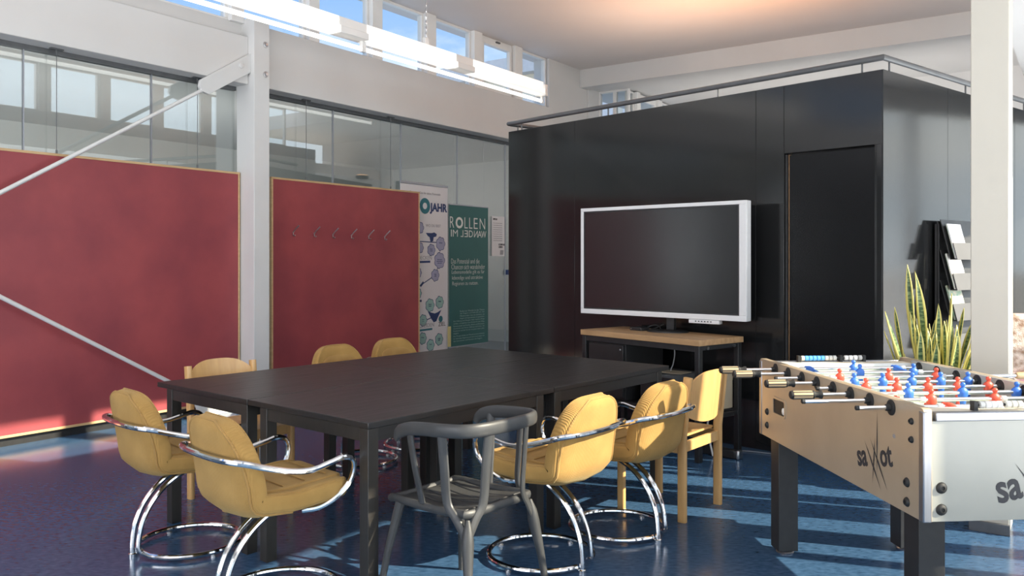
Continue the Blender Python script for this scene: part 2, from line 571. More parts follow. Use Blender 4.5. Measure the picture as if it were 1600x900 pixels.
# glass partition: panes with thin metal joints
def partition(name, edges, label):
    fr = MB()
    fr.uvbox(edges[0], edges[-1], -0.125, -0.075, 3.03, 3.067)
    root = S(name, fr, M['steelgrey'])
    for a_, b_ in zip(edges[:-1], edges[1:]):
        MB().uvbox(a_ + 0.004, b_ - 0.004, -0.105, -0.095, 0.062, 3.03).build('pane', M['glass'], root, smooth=0)
    for e_ in edges[1:-1]:
        MB().uvbox(e_ - 0.0045, e_ + 0.0045, -0.112, -0.088, 0.062, 3.03).build('glazing_bead', M['alu'], root, smooth=0)
    return root
partition('window_1', [-3.0, -1.93, -0.86, 0.209, 1.274, 2.139], '')
partition('window_2', [2.317, 3.402, 4.484, 5.557, 6.634, 7.585], '')

# steel column of the left wall with two bolts
col = S('column_left', MB().uvbox(2.139, 2.317, -0.066, 0.193, 0, 3.70), M['post'], bevel=0.004)
def uv_cyl(mb, u, v0, v1, z, r, seg=14):
    m = frame_mtx(UV(u, v0, z), WD, (0, 0, 1))
    mb.lathe([(r, 0), (r, (v1 - v0) * 0.8), (r * 0.8, v1 - v0)], seg, m)
for z in (3.458, 3.175):
    b_ = MB()
    uv_cyl(b_, 2.272, 0.19, 0.200, z, 0.030)
    uv_cyl(b_, 2.272, 0.198, 0.215, z, 0.017, 6)
    b_.build('bolt', M['steel'], col)

# diagonal steel bracing: plates and rods in front of the left wall
def plate(pts, v0=0.112, v1=0.145):
    m = MB()
    bot = [UV(u, v0, z) for u, z in pts]
    top = [UV(u, v1, z) for u, z in pts]
    m.hexa(bot, top)
    return m
pl_pts = [(2.139, 3.36), (2.139, 3.175), (1.938, 3.054), (1.687, 2.896), (1.621, 2.912), (1.588, 2.952), (1.601, 3.012)]
tie = S('trim_2', plate(pl_pts), M['post'], bevel=0.003)
bb = MB(); uv_cyl(bb, 2.03, 0.145, 0.16, 3.22, 0.026); bb.build('bolt', M['post'], tie)
low_pts = [(1.95, 0.0), (1.60, 0.0), (1.53, 0.19), (1.58, 0.235), (1.66, 0.20)]
tie_b = S('trim_3', plate(low_pts), M['post'], bevel=0.003)
S('brace_upper', MB().sweep([UV(1.66, 0.128, 2.945), UV(-3.2, 0.128, -0.035)], 0.0165, seg=14), M['post'])
S('brace_lower', MB().sweep([UV(1.66, 0.128, 0.147), UV(-3.2, 0.128, 2.95)], 0.0165, seg=14), M['post'])

# clerestory windows, left and right
wcount = [2]
def clerestory(v, u_edges, z0, z1, inward, depth=0.12, casement=()):
    va, vb = (v - depth, v) if inward > 0 else (v, v + depth)
    for k, (a_, b_) in enumerate(u_edges):
        wcount[0] += 1
        t = 0.03
        fm = MB()
        fm.uvbox(a_, b_, va + 0.02, vb - 0.03, z0, z0 + t).uvbox(a_, b_, va + 0.02, vb - 0.03, z1 - t, z1)
        fm.uvbox(a_, a_ + t, va + 0.02, vb - 0.03, z0 + t, z1 - t).uvbox(b_ - t, b_, va + 0.02, vb - 0.03, z0 + t, z1 - t)
        o = S('window_%d' % wcount[0], fm, M['frame_white'], bevel=0.004)
        if k in casement:
            cf = MB()
            c_ = 0.085
            cf.uvbox(a_ + t, b_ - t, vb - 0.05, vb - 0.005, z0 + t, z0 + c_).uvbox(a_ + t, b_ - t, vb - 0.05, vb - 0.005, z1 - c_ - 0.02, z1 - t)
            cf.uvbox(a_ + t, a_ + c_, vb - 0.05, vb - 0.005, z0 + c_, z1 - c_ - 0.02).uvbox(b_ - c_, b_ - t, vb - 0.05, vb - 0.005, z0 + c_, z1 - c_ - 0.02)
            cf.build('casement', M['frame_white'], o, bevel=0.004)
            MB().uvbox((a_ + b_) / 2 - 0.04, (a_ + b_) / 2 + 0.04, vb - 0.005, vb + 0.02, z1 - 0.055, z1 - 0.035).build('window_catch', M['steelgrey'], o)
        vm = (va + vb) / 2
        MB().uvbox(a_ + t, b_ - t, vm - 0.004, vm + 0.004, z0 + t, z1 - t).build('pane', M['pane'], o, smooth=0)
        # post between this window and the next one
        if k < len(u_edges) - 1:
            S('trim_%d' % (10 + wcount[0]), MB().uvbox(b_, u_edges[k + 1][0], va, vb + (0.03 if inward > 0 else 0) - (0.0), z0, z1), M['frame_white'], bevel=0.004)

edges_l = [(2.14 - 0.945 * k, 2.94 - 0.945 * k) for k in range(6, -1, -1)] + [(3.08, 3.86), (4.02, 4.79), (4.965, 5.735), (5.91, 6.67), (6.855, 7.565)]
clerestory(0.02, edges_l, 3.655, 4.41, 1, casement=(10,))
edges_r = [(-5.0 + 0.945 * k, -5.0 + 0.945 * k + 0.78) for k in range(0, 14)]
clerestory(6.22, edges_r, 3.66, 4.41, -1)

# right side of the nave: beam on pillars, aisle, facade
S('wall_right_beam', MB().uvbox(-9, 8.75, 6.15, 6.32, 3.10, 3.66), M['white'])
pil = S('column_right', MB().uvbox(2.018, 2.268, 6.147, 6.319, 0, 3.2), M['pillar'], bevel=0.004)
sk = MB()
MB().uvbox(2.000, 2.018, 6.14, 6.325, 0.0, 0.055).build('skirting_tile', M['stone'], pil, bevel=0.002)
S('column_right_back', MB().uvbox(-4.5, -4.25, 6.147, 6.319, 0, 3.2), M['pillar'], bevel=0.004)

# glazed facade on the right: posts, sill and head rails
post_u = [(-6.0, .07), (-4.6, .07), (-3.2, .07), (-1.8, .07), (-0.4, .07), (0.75, .10), (1.85, .07), (2.20, .13), (2.56, .05), (2.92, .13), (3.28, .05), (3.64, .13), (4.2, .06), (4.9, .13), (6.0, .07), (7.2, .07), (8.6, .07), (10.2, .07)]
fac = S('wall_right', MB().uvbox(-9, 11, 7.88, 8.02, 2.98, 3.22).uvbox(-9, 11, 7.88, 8.02, 0.0, 0.05), M['frame_white'])
for u, wd in post_u:
    MB().uvbox(u - wd / 2, u + wd / 2, 7.89, 8.01, 0.05, 2.98).build('facade_post', M['frame_white'], fac, smooth=0)
for (u0, w0), (u1, w1) in zip(post_u[:-1], post_u[1:]):
    MB().uvbox(u0 + w0 / 2, u1 - w1 / 2, 7.946, 7.954, 0.05, 2.98).build('pane', M['pane'], fac, smooth=0)

# far end: cross beam, stepped window wall, far wall
S('beam_cross', MB().uvbox(8.50, 8.75, -0.24, 8.2, 4.13, 4.41), M['white'])
S('wall_far', MB().uvbox(10.8, 11.0, 0.5, 8.2, 0, 4.15), M['white'])
# end wall with a window facing the room
ew = S('wall_far_step', MB().uvbox(8.72, 9.15, -0.3, 0.06, 0, 4.15).uvbox(9.02, 9.15, 0.06, 0.60, 0, 3.30), M['white'])
def cross_window(u, v0, v1, z0, z1, mid):
    wcount[0] += 1
    t = 0.035
    fm = MB()
    fm.uvbox(u, u + 0.07, v0, v1, z0, z0 + t).uvbox(u, u + 0.07, v0, v1, z1 - t, z1)
    fm.uvbox(u, u + 0.07, v0, v0 + t, z0 + t, z1 - t).uvbox(u, u + 0.07, v1 - t, v1, z0 + t, z1 - t)
    fm.uvbox(u, u + 0.07, mid - 0.03, mid + 0.03, z0 + t, z1 - t)
    o = S('window_%d' % wcount[0], fm, M['frame_white'], bevel=0.004)
    MB().uvbox(u + 0.03, u + 0.038, v0 + t, mid - 0.03, z0 + t, z1 - t).build('pane', M['pane'], o, smooth=0)
    MB().uvbox(u + 0.03, u + 0.038, mid + 0.03, v1 - t, z0 + t, z1 - t).build('pane', M['pane'], o, smooth=0)
cross_window(9.05, 0.06, 0.60, 3.30, 4.15, 0.35)
S('wall_far_left', MB().uvbox(9.1, 10.8, 0.40, 0.60, 0, 3.25), M['white'])
clerestory(0.60, [(9.12, 9.30), (9.42, 10.12), (10.26, 10.78)], 3.25, 4.13, 1, casement=(1,))

# wall behind the camera with a wide glazed opening
wb = S('wall_back', MB().uvbox(-9.2, -9, -4.5, 0.3, 0, 4.6).uvbox(-9.2, -9, 0.3, 6.1, 0, 0.1).uvbox(-9.2, -9, 0.3, 6.1, 3.6, 4.6).uvbox(-9.2, -9, 6.1, 8.3, 0, 4.6), M['white'])
for k in range(4):
    v0 = 0.3 + 1.45 * k
    MB().uvbox(-9.14, -9.06, v0, v0 + 0.08, 0.1, 3.6).build('window_post', M['frame_white'], wb, smooth=0)
    MB().uvbox(-9.104, -9.096, v0 + 0.08, v0 + 1.45, 0.1, 3.6).build('pane', M['pane'], wb, smooth=0)

# the room behind the glass partition
S('wall_next_room', MB().uvbox(-9, 9, -4.4, -4.25, 0, 3.12), M['room'])
S('wall_next_room_end', MB().uvbox(8.8, 9.0, -4.25, -0.25, 0, 3.12), M['room'])
S('wall_next_room_near', MB().uvbox(-9, -8.8, -4.25, -0.25, 0, 3.12), M['room'])

# neighbouring wing seen through the last clerestory windows
nb = empty('neighbour_building', UV(15.5, -6, 0))
def nbox(name, material, u0, u1, v0, v1, z0, z1):
    m = MB().uvbox(u0, u1, v0, v1, z0, z1)
    o = m.build(name, material, nb, smooth=0)
    for vert in o.data.vertices:
        vert.co = vert.co - Vector(nb.location)
    return o
nbox('wall', M['fascia'], 15.5, 20, -9, 5.0, -0.06, 6.35)
nbox('roof_edge', M['roofgrey'], 15.2, 20, -9, 5.0, 6.35, 6.8)
for k in range(7):
    v0 = -8.5 + 1.9 * k
    nbox('window_panel', M['paper'], 15.44, 15.5, v0, v0 + 1.75, 4.4, 5.7)
tag(nb, 'cream neighbouring wing with grey roof edge seen through the high windows', 'building')

# ---------------------------------------------------------------- black gloss cabin in the room
PN = Vector((2.4511, 5.4938, 0)); PL = Vector((-0.0346, 8.1798, 0))
BA = (PL - PN).normalized(); BB = Vector((0.775921, 0.63083, 0)); BL = (PL - PN).length
BIN = Vector((BA.y, -BA.x, 0))          # into the cabin from the front
if BIN.dot(BB) < 0: BIN = -BIN
BOUT = Vector((BB.y, -BB.x, 0))         # out of the side wall
ZT = 2.664
def front_slab(t0, t1, z0, z1, d0=0.0, d1=0.06):
    p = [PN + BA * t0 + BIN * d0, PN + BA * t1 + BIN * d0, PN + BA * t1 + BIN * d1, PN + BA * t0 + BIN * d1]
    return MB().hexa([(q.x, q.y, z0) for q in p], [(q.x, q.y, z1) for q in p])
def side_slab(t0, t1, z0, z1, d0=0.0, d1=0.06):
    p = [PN + BB * t0 - BOUT * d0, PN + BB * t1 - BOUT * d0, PN + BB * t1 - BOUT * d1, PN + BB * t0 - BOUT * d1]
    return MB().hexa([(q.x, q.y, z0) for q in p], [(q.x, q.y, z1) for q in p])
core = [PN + BA * 0.08 + BIN * 0.2, PL + BIN * 0.07 - BA * 0.02, PL + BB * 3.6 - BA * 0.05, PN + BB * 3.9 - BOUT * 0.07, PN + BB * 0.3 - BOUT * 0.07]
core = [PL + BIN * 0.065 - BA * 0.02, PL + BB * 3.4, PN + BB * 3.9 - BOUT * 0.065, PN + BB * 0.25 - BOUT * 0.065 , PN + BA * 0.76 + BIN * 0.09, PN + BA * 0.80 + BIN * 0.065]
wcab = S('wall_cabin', MB().hexa([(q.x, q.y, 0.0) for q in core], [(q.x, q.y, ZT - 0.01) for q in core]), M['black'])
gp = 0.0012
for t0, t1, z0, z1 in ((2.773, BL, 0.0, ZT), (0.94, 2.773, 0.0, ZT), (0.713, 0.94, 0.0, ZT), (0.008, 0.713, 2.172, ZT), (0.008, 0.044, 0.0, 2.172)):
    front_slab(t0 + gp, t1 - gp, z0, z1).build('wall_panel', M['laminate'], wcab, bevel=0.0012)
for t0, t1 in ((0.0, 0.958), (0.958, 2.2), (2.2, 3.9)):
    side_slab(t0 + gp, t1 - gp, 0.0, ZT).build('wall_panel', M['laminate'], wcab, bevel=0.0012)
door = S('door_1', front_slab(0.048, 0.69, 0.006, 2.16, 0.035, 0.075), M['door'], bevel=0.002)
front_slab(0.690, 0.6925, 0.006, 2.165, 0.032, 0.075).build('door_edge', M['oak'], door)
front_slab(0.697, 0.712, 0.006, 2.165, 0.02, 0.075).build('door_frame', M['black'], door)
# railing on the cabin roof
rail = empty('roof_railing', (PN.x, PN.y, ZT))
Z0 = Vector((0, 0, ZT)); zr = 0.078
def rel(p): return Vector((p.x - PN.x, p.y - PN.y, p.z - ZT if p.z > 1 else p.z))
pt = [PL + BB * 1.2, PL - BA * 0.0, PN, PN + BB * 3.6]
MB().sweep([Vector((p.x - PN.x, p.y - PN.y, zr)) for p in pt], 0.021, seg=12).build('handrail', M['steelgrey'], rail, smooth=50)
def rpost(p):
    q = Vector((p.x - PN.x, p.y - PN.y, 0))
    MB().sweep([q + Vector((0, 0, -0.012)), q + Vector((0, 0, zr - 0.012))], 0.0065, seg=8).build('railing_post', M['steelgrey'], rail)
for t in (3.49, 2.393, 1.278, 0.15):
    rpost(PN + BA * t + BIN * 0.02)
for t in (0.121, 1.307, 2.45, 3.5):
    rpost(PN + BB * t - BOUT * 0.02)
rpost(PL + BB * 0.12)
tag(rail, 'grey tubular railing on short posts along the top of the black cabin', 'railing')

# added uplights on the cabin roof, unseen, standing in for the ceiling's warm glow
def added_uplighter(x, y, energy, color, label):
    up = empty('added_uplighter', (x, y, ZT - 0.01))
    MB().lathe([(0.09, 0.0), (0.10, 0.02), (0.10, 0.05), (0.06, 0.06)], 20).build('added_lamp_body', M['steelgrey'], up)
    MB().lathe([(0.085, 0.052), (0.080, 0.0605)], 20).build('added_lamp_glass', M['added_uplight'], up)
    tag(up, label, 'lamp')
    sp = bpy.data.lights.new('added_uplighter_light', 'SPOT')
    sp.energy = energy
    sp.color = color
    sp.spot_size = math.radians(146)
    sp.spot_blend = 1.0
    sp.shadow_soft_size = 0.08
    spo = bpy.data.objects.new('added_uplighter_light', sp)
    spo.location = (0, 0, 0.12)
    spo.rotation_euler = (math.pi, 0, 0)
    COL.objects.link(spo)
    spo.parent = up
added_uplighter(2.45, 8.53, 200, (1.0, 0.46, 0.20), 'added unseen ceiling-wash light on the cabin roof, the one nearer the front corner')
added_uplighter(1.70, 10.0, 60, (1.0, 0.72, 0.55), 'added unseen ceiling-wash light on the cabin roof, the one farther back')
# ================================================================== THINGS ON THE LEFT WALL
def place_local(o, loc):
    for vert in o.data.vertices:
        vert.co = vert.co - Vector(loc)

def pinboard(u0, u1, z0, z1, label):
    base = UV((u0 + u1) / 2, -0.015, z0)
    r = empty('pinboard', base)
    def part(mb, name, material, **k):
        o = mb.build(name, material, r, **k)
        place_local(o, base)
        return o
    t = 0.02
    part(MB().uvbox(u0 + t, u1 - t, -0.028, -0.004, z0 + t, z1 - t), 'board', M['red'], smooth=0)
    for q in ((u0, u1, z0, z0 + t), (u0, u1, z1 - t, z1), (u0, u0 + t, z0 + t, z1 - t), (u1 - t, u1, z0 + t, z1 - t)):
        part(MB().uvbox(q[0], q[1], -0.033, 0.0, q[2], q[3]), 'frame_strip', M['birch'], bevel=0.002)
    return r, part
pb1, part1 = pinboard(-1.75, 2.128, 0.07, 2.24, '')
tag(pb1, 'large red linoleum pinboard left of the white column, behind the diagonal brace', 'pinboard', 'red pinboards')
pb2, part2 = pinboard(2.50, 4.715, 0.07, 2.23, '')
tag(pb2, 'smaller red linoleum pinboard with six coat hooks, right of the column', 'pinboard', 'red pinboards')
def hanger(part, u, ztop):
    m = MB()
    m.sweep([UV(u, -0.016, ztop - 0.01), UV(u, -0.016, 3.068)], 0.0028, seg=6)
    m.sweep([UV(u, -0.016, ztop - 0.03), UV(u, -0.016, ztop + 0.03)], 0.008, seg=8)
    m.uvbox(u - 0.05, u + 0.05, -0.03, 0.0, 3.055, 3.066)
    m.sweep([UV(u, -0.016, 3.02), UV(u, -0.016, 3.056)], 0.008, seg=8)
    part(m, 'hanging_wire', M['steelgrey'])
for u in (-0.85, 0.421, 1.677): hanger(part1, u, 2.24)
for u in (2.955, 4.222): hanger(part2, u, 2.23)
# six coat hooks screwed on the second pinboard
for i, (u, z) in enumerate(((2.77, 1.693), (3.05, 1.688), (3.309, 1.683), (3.581, 1.681), (3.847, 1.680), (4.105, 1.679))):
    m = MB()
    m.sweep([UV(u, 0.000, z + 0.0), UV(u, 0.004, z - 0.035)], 0.012, 0.004, seg=8)
    m.sweep([UV(u, -0.004, z - 0.012), UV(u, 0.03, z + 0.02), UV(u + 0.012, 0.075, z + 0.062)], 0.0065, seg=8)
    m.sweep([UV(u, 0.0, z - 0.03), UV(u, 0.022, z - 0.045), UV(u, 0.034, z - 0.036)], 0.006, seg=8)
    part2(m, 'coat_hook', M['steel'])

# ---------------------------------------------------------------- roll-up banner, white
def flat_disc(mb, cx_, cy_, r, mtx, n=24, lob=0, amp=0.0, z=0.0, inner=0.0):
    pts = []
    for k in range(n):
        a = 2 * math.pi * k / n
        rr = r * (1 + (amp * abs(math.cos(lob * a / 2)) if lob else 0))
        pts.append((cx_ + rr * math.cos(a), cy_ + rr * math.sin(a)))
    if inner:
        inn = [(cx_ + inner * math.cos(2 * math.pi * k / n), cy_ + inner * math.sin(2 * math.pi * k / n)) for k in range(n)]
        vs_ = [(p[0], p[1], z) for p in pts] + [(p[0], p[1], z) for p in inn]
        fs = [(k, (k + 1) % n, n + (k + 1) % n, n + k) for k in range(n)]
        mb.add(vs_, fs, mtx)
    else:
        mb.add([(p[0], p[1], z) for p in pts] + [(cx_, cy_, z)], [(k, (k + 1) % n, n) for k in range(n)], mtx)
b1o = UV(4.43, -0.058, 0.0)
ban1 = empty('roll_up_banner', b1o)
bm1 = frame_mtx((0, 0, 0), WD, (0, 0, 1))          # local: x along the wall, y up, z towards the room
BW, BT = 0.885, 2.325
MB().box(0.0, BW, 0.10, BT, -0.002, 0.0, bm1).build('banner_sheet', M['paper'], ban1, smooth=0)
MB().box(-0.005, BW + 0.005, BT - 0.004, BT + 0.026, -0.012, 0.008, bm1).build('top_rail', M['alu'], ban1, bevel=0.004)
MB().box(-0.01, BW + 0.01, 0.0, 0.10, -0.03, 0.045, bm1).build('banner_base', M['alu'], ban1, bevel=0.01)
MB().sweep([bm1 @ Vector((BW / 2, 0.05, -0.012)), bm1 @ Vector((BW / 2, BT, -0.012))], 0.008, seg=8).build('support_pole', M['alu'], ban1)
def t1(body, x, y, size, material, **k):
    return lettering(body, size, material, ban1, bm1 @ Matrix.Translation((x, y, 0.0012)), **k)
pr = MB()
flat_disc(pr, 0.445, 2.07, 0.098, bm1, 32, z=0.0010, inner=0.040)
pr.build('logo_ring', M['inkteal'], ban1, smooth=0)
t1('1', 0.24, 1.985, 0.25, M['inkblue'], bold=0.01)
t1('JAHR', 0.552, 2.015, 0.138, M['inkblue'], bold=0.006)
t1('Raum und Zeit für deine Potenziale', 0.17, 2.215, 0.04, M['greyink'])
def cloud(x, y, r, material, text_):
    c = MB(); flat_disc(c, x, y, r, bm1, 42, 7, 0.16, 0.0014); o = c.build('cloud_print', material, ban1, smooth=0)
    c = MB(); flat_disc(c, x, y, r + 0.007, bm1, 42, 7, 0.16, 0.0008); c.build('cloud_outline', M['inkblue'], ban1, smooth=0)
    if text_:
        lettering(text_, 0.022, M['inkblue'], ban1, bm1 @ Matrix.Translation((x, y + 0.005, 0.0020)), align='CENTER')
for x, y, r, t in ((0.35, 1.80, .06, ''), (0.745, 1.61, .072, 'Stärken'), (0.565, 1.53, .06, 'Ideen\nraten'), (0.35, 1.555, .055, ''), (0.725, 1.40, .085, 'Interessen\nwahrnehmen\nund mehr'), (0.64, 1.215, .062, 'Was\nzählt'), (0.32, 1.25, .05, '')):
    cloud(x, y, r, M['lilac'], t)
for x, y, r, t in ((0.54, 0.845, .068, 'Arbeit\nMarkt'), (0.725, 0.875, .064, 'Alltag'), (0.41, 0.665, .06, 'Lern\nort'), (0.40, 0.445, .06, 'Wege'), (0.55, 0.35, .06, 'Team'), (0.715, 0.41, .062, 'Profil\nbild'), (0.32, 1.0, .05, '')):
    cloud(x, y, r, M['mint'], t)
ln = MB()
def stroke(x0, y0, x1, y1, wdt=0.006, z=0.0005):
    d = Vector((x1 - x0, y1 - y0, 0)); nrm = Vector((-d.y, d.x, 0)).normalized() * wdt
    p0, p1 = Vector((x0, y0, z)), Vector((x1, y1, z))
    ln.add([p0 - nrm, p1 - nrm, p1 + nrm, p0 + nrm], [(0, 1, 2, 3)], bm1)
stroke(0.25, 1.635, 0.66, 1.625, 0.006); stroke(0.73, 1.53, 0.735, 1.47, 0.004); stroke(0.69, 1.31, 0.66, 1.26, 0.005)
stroke(0.58, 1.19, 0.28, 1.06, 0.006); stroke(0.42, 1.135, 0.36, 1.085, 0.015); stroke(0.45, 0.66, 0.60, 0.70, 0.006)
stroke(0.28, 1.38, 0.545, 1.385, 0.013); stroke(0.30, 0.905, 0.385, 0.907, 0.013)
ln.build('drawn_lines', M['inkblue'], ban1, smooth=0)
ln = MB(); stroke(0.28, 0.545, 0.585, 0.55, 0.012); ln.build('drawn_underline', M['inkteal'], ban1, smooth=0)
t1('ENTDECKEN', 0.185, 1.41, 0.068, M['greyink']); t1('ENTSCHEIDEN', 0.175, 0.578, 0.068, M['greyink']); t1('ZIEL', 0.70, 0.575, 0.075, M['ink'])
t1('WO DU BIST', 0.46, 1.815, 0.05, M['greyink'])
t1('Kompetenzen für deine Berufslehre', 0.10, 0.055 + 0.10, 0.036, M['ink']); t1('www.kernjahr.at', 0.22, 0.13 - 0.02, 0.05, M['greyink'])
bl = MB()
def blob(pts, z=0.0016):
    bl.add([(p[0], p[1], z) for p in pts], [tuple(range(len(pts)))], bm1)
blob([(0.46, 1.74), (0.50, 1.70), (0.53, 1.69), (0.55, 1.63), (0.60, 1.64), (0.61, 1.69), (0.66, 1.70), (0.67, 1.73), (0.62, 1.75), (0.57, 1.74)])
blob([(0.50, 0.77), (0.56, 0.68), (0.61, 0.63), (0.66, 0.64), (0.70, 0.70), (0.76, 0.78), (0.68, 0.75), (0.63, 0.74), (0.58, 0.75)])
bl.build('blue_drawing', M['inkblue'], ban1, smooth=0)
bl = MB(); flat_disc(bl, 0.745, 0.665, 0.04, bm1, 20, z=0.0018); bl.build('green_balloon_print', M['inkteal'], ban1, smooth=0)
tag(ban1, 'white roll-up banner with clouds, blue drawings and the word JAHR beside the pinboard', 'banner')

# ---------------------------------------------------------------- teal hanging banner
b2o = UV(5.345, -0.058, 0.295)
ban2 = empty('hanging_banner', b2o)
B2W, B2H = 0.835, 1.815
MB().box(0, B2W, 0, B2H, -0.002, 0.0, bm1).build('banner_sheet', M['green'], ban2, smooth=0)
MB().box(0, B2W, B2H, B2H + 0.018, -0.010, 0.006, bm1).build('top_rail', M['alu'], ban2, bevel=0.003)
MB().box(0, B2W, -0.012, 0.0, -0.006, 0.004, bm1).build('bottom_rail', M['alu'], ban2, bevel=0.003)
for x in (0.1, B2W - 0.1):
    MB().sweep([bm1 @ Vector((x, B2H + 0.01, -0.003)), bm1 @ Vector((x, 3.03 - 0.295, -0.003))], 0.0012, seg=6).build('hanging_thread', M['alu'], ban2)
def t2(body, x, y, size, material=None, **k):
    return lettering(body, size, material or M['whiteink'], ban2, bm1 @ Matrix.Translation((x, y, 0.0012)), **k)
def fit(body, x0, x1, y0, y1, material=None, mirror=False, bold=0.0):
    o = lettering(body, 0.2, material or M['whiteink'], ban2, Matrix.Identity(4), bold=bold)
    xs = [v_.co.x for v_ in o.data.vertices]; ys = [v_.co.y for v_ in o.data.vertices]
    for v_ in o.data.vertices:
        fx = (v_.co.x - min(xs)) / (max(xs) - min(xs)); fy = (v_.co.y - min(ys)) / (max(ys) - min(ys))
        if mirror: fx = 1 - fx
        v_.co = bm1 @ Vector((x0 + (x1 - x0) * fx, y0 + (y1 - y0) * fy, 0.0012 + v_.co.z * 0.5))
    if mirror: o.data.flip_normals()
    return o
for ch, x0, x1, bd in (('R', .015, .10, -.002), ('O', .13, .285, .007), ('L', .315, .385, -.002), ('L', .415, .485, -.002), ('E', .515, .60, -.002), ('N', .645, .765, -.002)):
    fit(ch, x0, x1, 1.525 - (0.005 if ch == 'O' else 0), 1.668, bold=bd)
for ch, x0, x1, mi, bd in (('I', .035, .052, False, .0012), ('M', .075, .175, False, -.001), ('L', .235, .29, True, 0), ('E', .315, .385, True, 0), ('D', .41, .495, False, 0), ('N', .52, .60, True, 0), ('A', .60, .69, False, 0), ('W', .68, .79, False, 0)):
    fit(ch, x0, x1, 1.412, 1.500, mirror=mi, bold=bd)
for i, (line, wd) in enumerate((('Das Potenzial und die', .60), ('Chancen sich wandelnder', .72), ('Lebensmodelle gilt es für', .71), ('lebendige und attraktive', .67), ('Regionen zu nutzen.', .57))):
    fit(line, 0.04 + 0.006 * i, 0.04 + wd, 1.065 - 0.074 * i, 1.065 - 0.074 * i + 0.064, bold=-0.0025)
fine = ['Rollen im Wandel ist das Thema', 'der Region und lädt alle ein, das', 'Miteinander neu zu denken, zu', 'fragen und gemeinsam zu gestalten.',
        'Die Haltung und Neugier vieler machen Wege', 'sichtbar, ermöglichen neue Ansätze für den Alltag,', 'Partnerschaft und Familie, Arbeit und Ehrenamt,',
        'Gemeinde und Verein, Bildung und Kultur, die', 'Freiräume und die Zeit für ein gutes Leben vieler', 'engagiert.']
for i, line in enumerate(fine):
    x0 = 0.22 if i < 4 else 0.085
    fit(line, x0, 0.75 if i < 9 else 0.20, 0.435 - 0.0315 * i, 0.435 - 0.0315 * i + 0.022, M['dimink'])
for i, line in enumerate(('Das Projekt Rollen im Wandel ist eine Initiative', 'für lebendige Regionen und wird unterstützt von', 'den Gemeinden und Partnern der Region.')):
    fit(line, 0.085, 0.75 - 0.05 * (i == 2), 0.115 - 0.0315 * i, 0.115 - 0.0315 * i + 0.022, M['dimink'])
tag(ban2, 'teal banner reading ROLLEN IM WANDEL in white letters on the glass partition', 'banner')

# notices on the glass
n1 = empty('notice_sheet', UV(6.30, -0.085, 1.46))
MB().box(0, 0.30, 0, 0.55, -0.001, 0.0005, bm1).build('sheet', M['paper'], n1, smooth=0)
lettering('IMPULS', 0.03, M['ink'], n1, bm1 @ Matrix.Translation((0.03, 0.50, 0.001)), bold=0.002)
for i in range(9):
    lettering('Text zum Thema und Termine', 0.02, M['greyink'], n1, bm1 @ Matrix.Translation((0.03, 0.45 - 0.03 * i, 0.001)), sx=0.85)
lettering('KOMPASS\nLEBEN', 0.034, M['ink'], n1, bm1 @ Matrix.Translation((0.16, 0.15, 0.001)), bold=0.0015)
bl = MB(); bl.add([(0.19, 0.02, 0.001), (0.27, 0.02, 0.001), (0.28, 0.085, 0.001), (0.20, 0.085, 0.001)], [(0, 1, 2, 3)], bm1); bl.build('printed_block', M['greyink'], n1, smooth=0)
tag(n1, 'white printed notice sheet stuck on the glass right of the teal banner', 'notice')
n2 = empty('yellow_strip', UV(5.20, -0.045, 0.30))
MB().box(0.10, 0.165, 0.0, 0.26, -0.001, 0.0, bm1).build('paper_strip', M['yellowpaper'], n2, smooth=0)
tag(n2, 'narrow yellow paper strip between the white and the teal banner', 'paper strip')
sw = empty('wall_socket_box', UV(6.655, -0.085, 1.20))
MB().box(-0.02, 0.05, 0.0, 0.07, -0.005, 0.03, bm1).build('socket_box', M['inkblue'], sw, bevel=0.004)
tag(sw, 'small dark blue box on the glass edge next to the black cabin corner', 'switch')

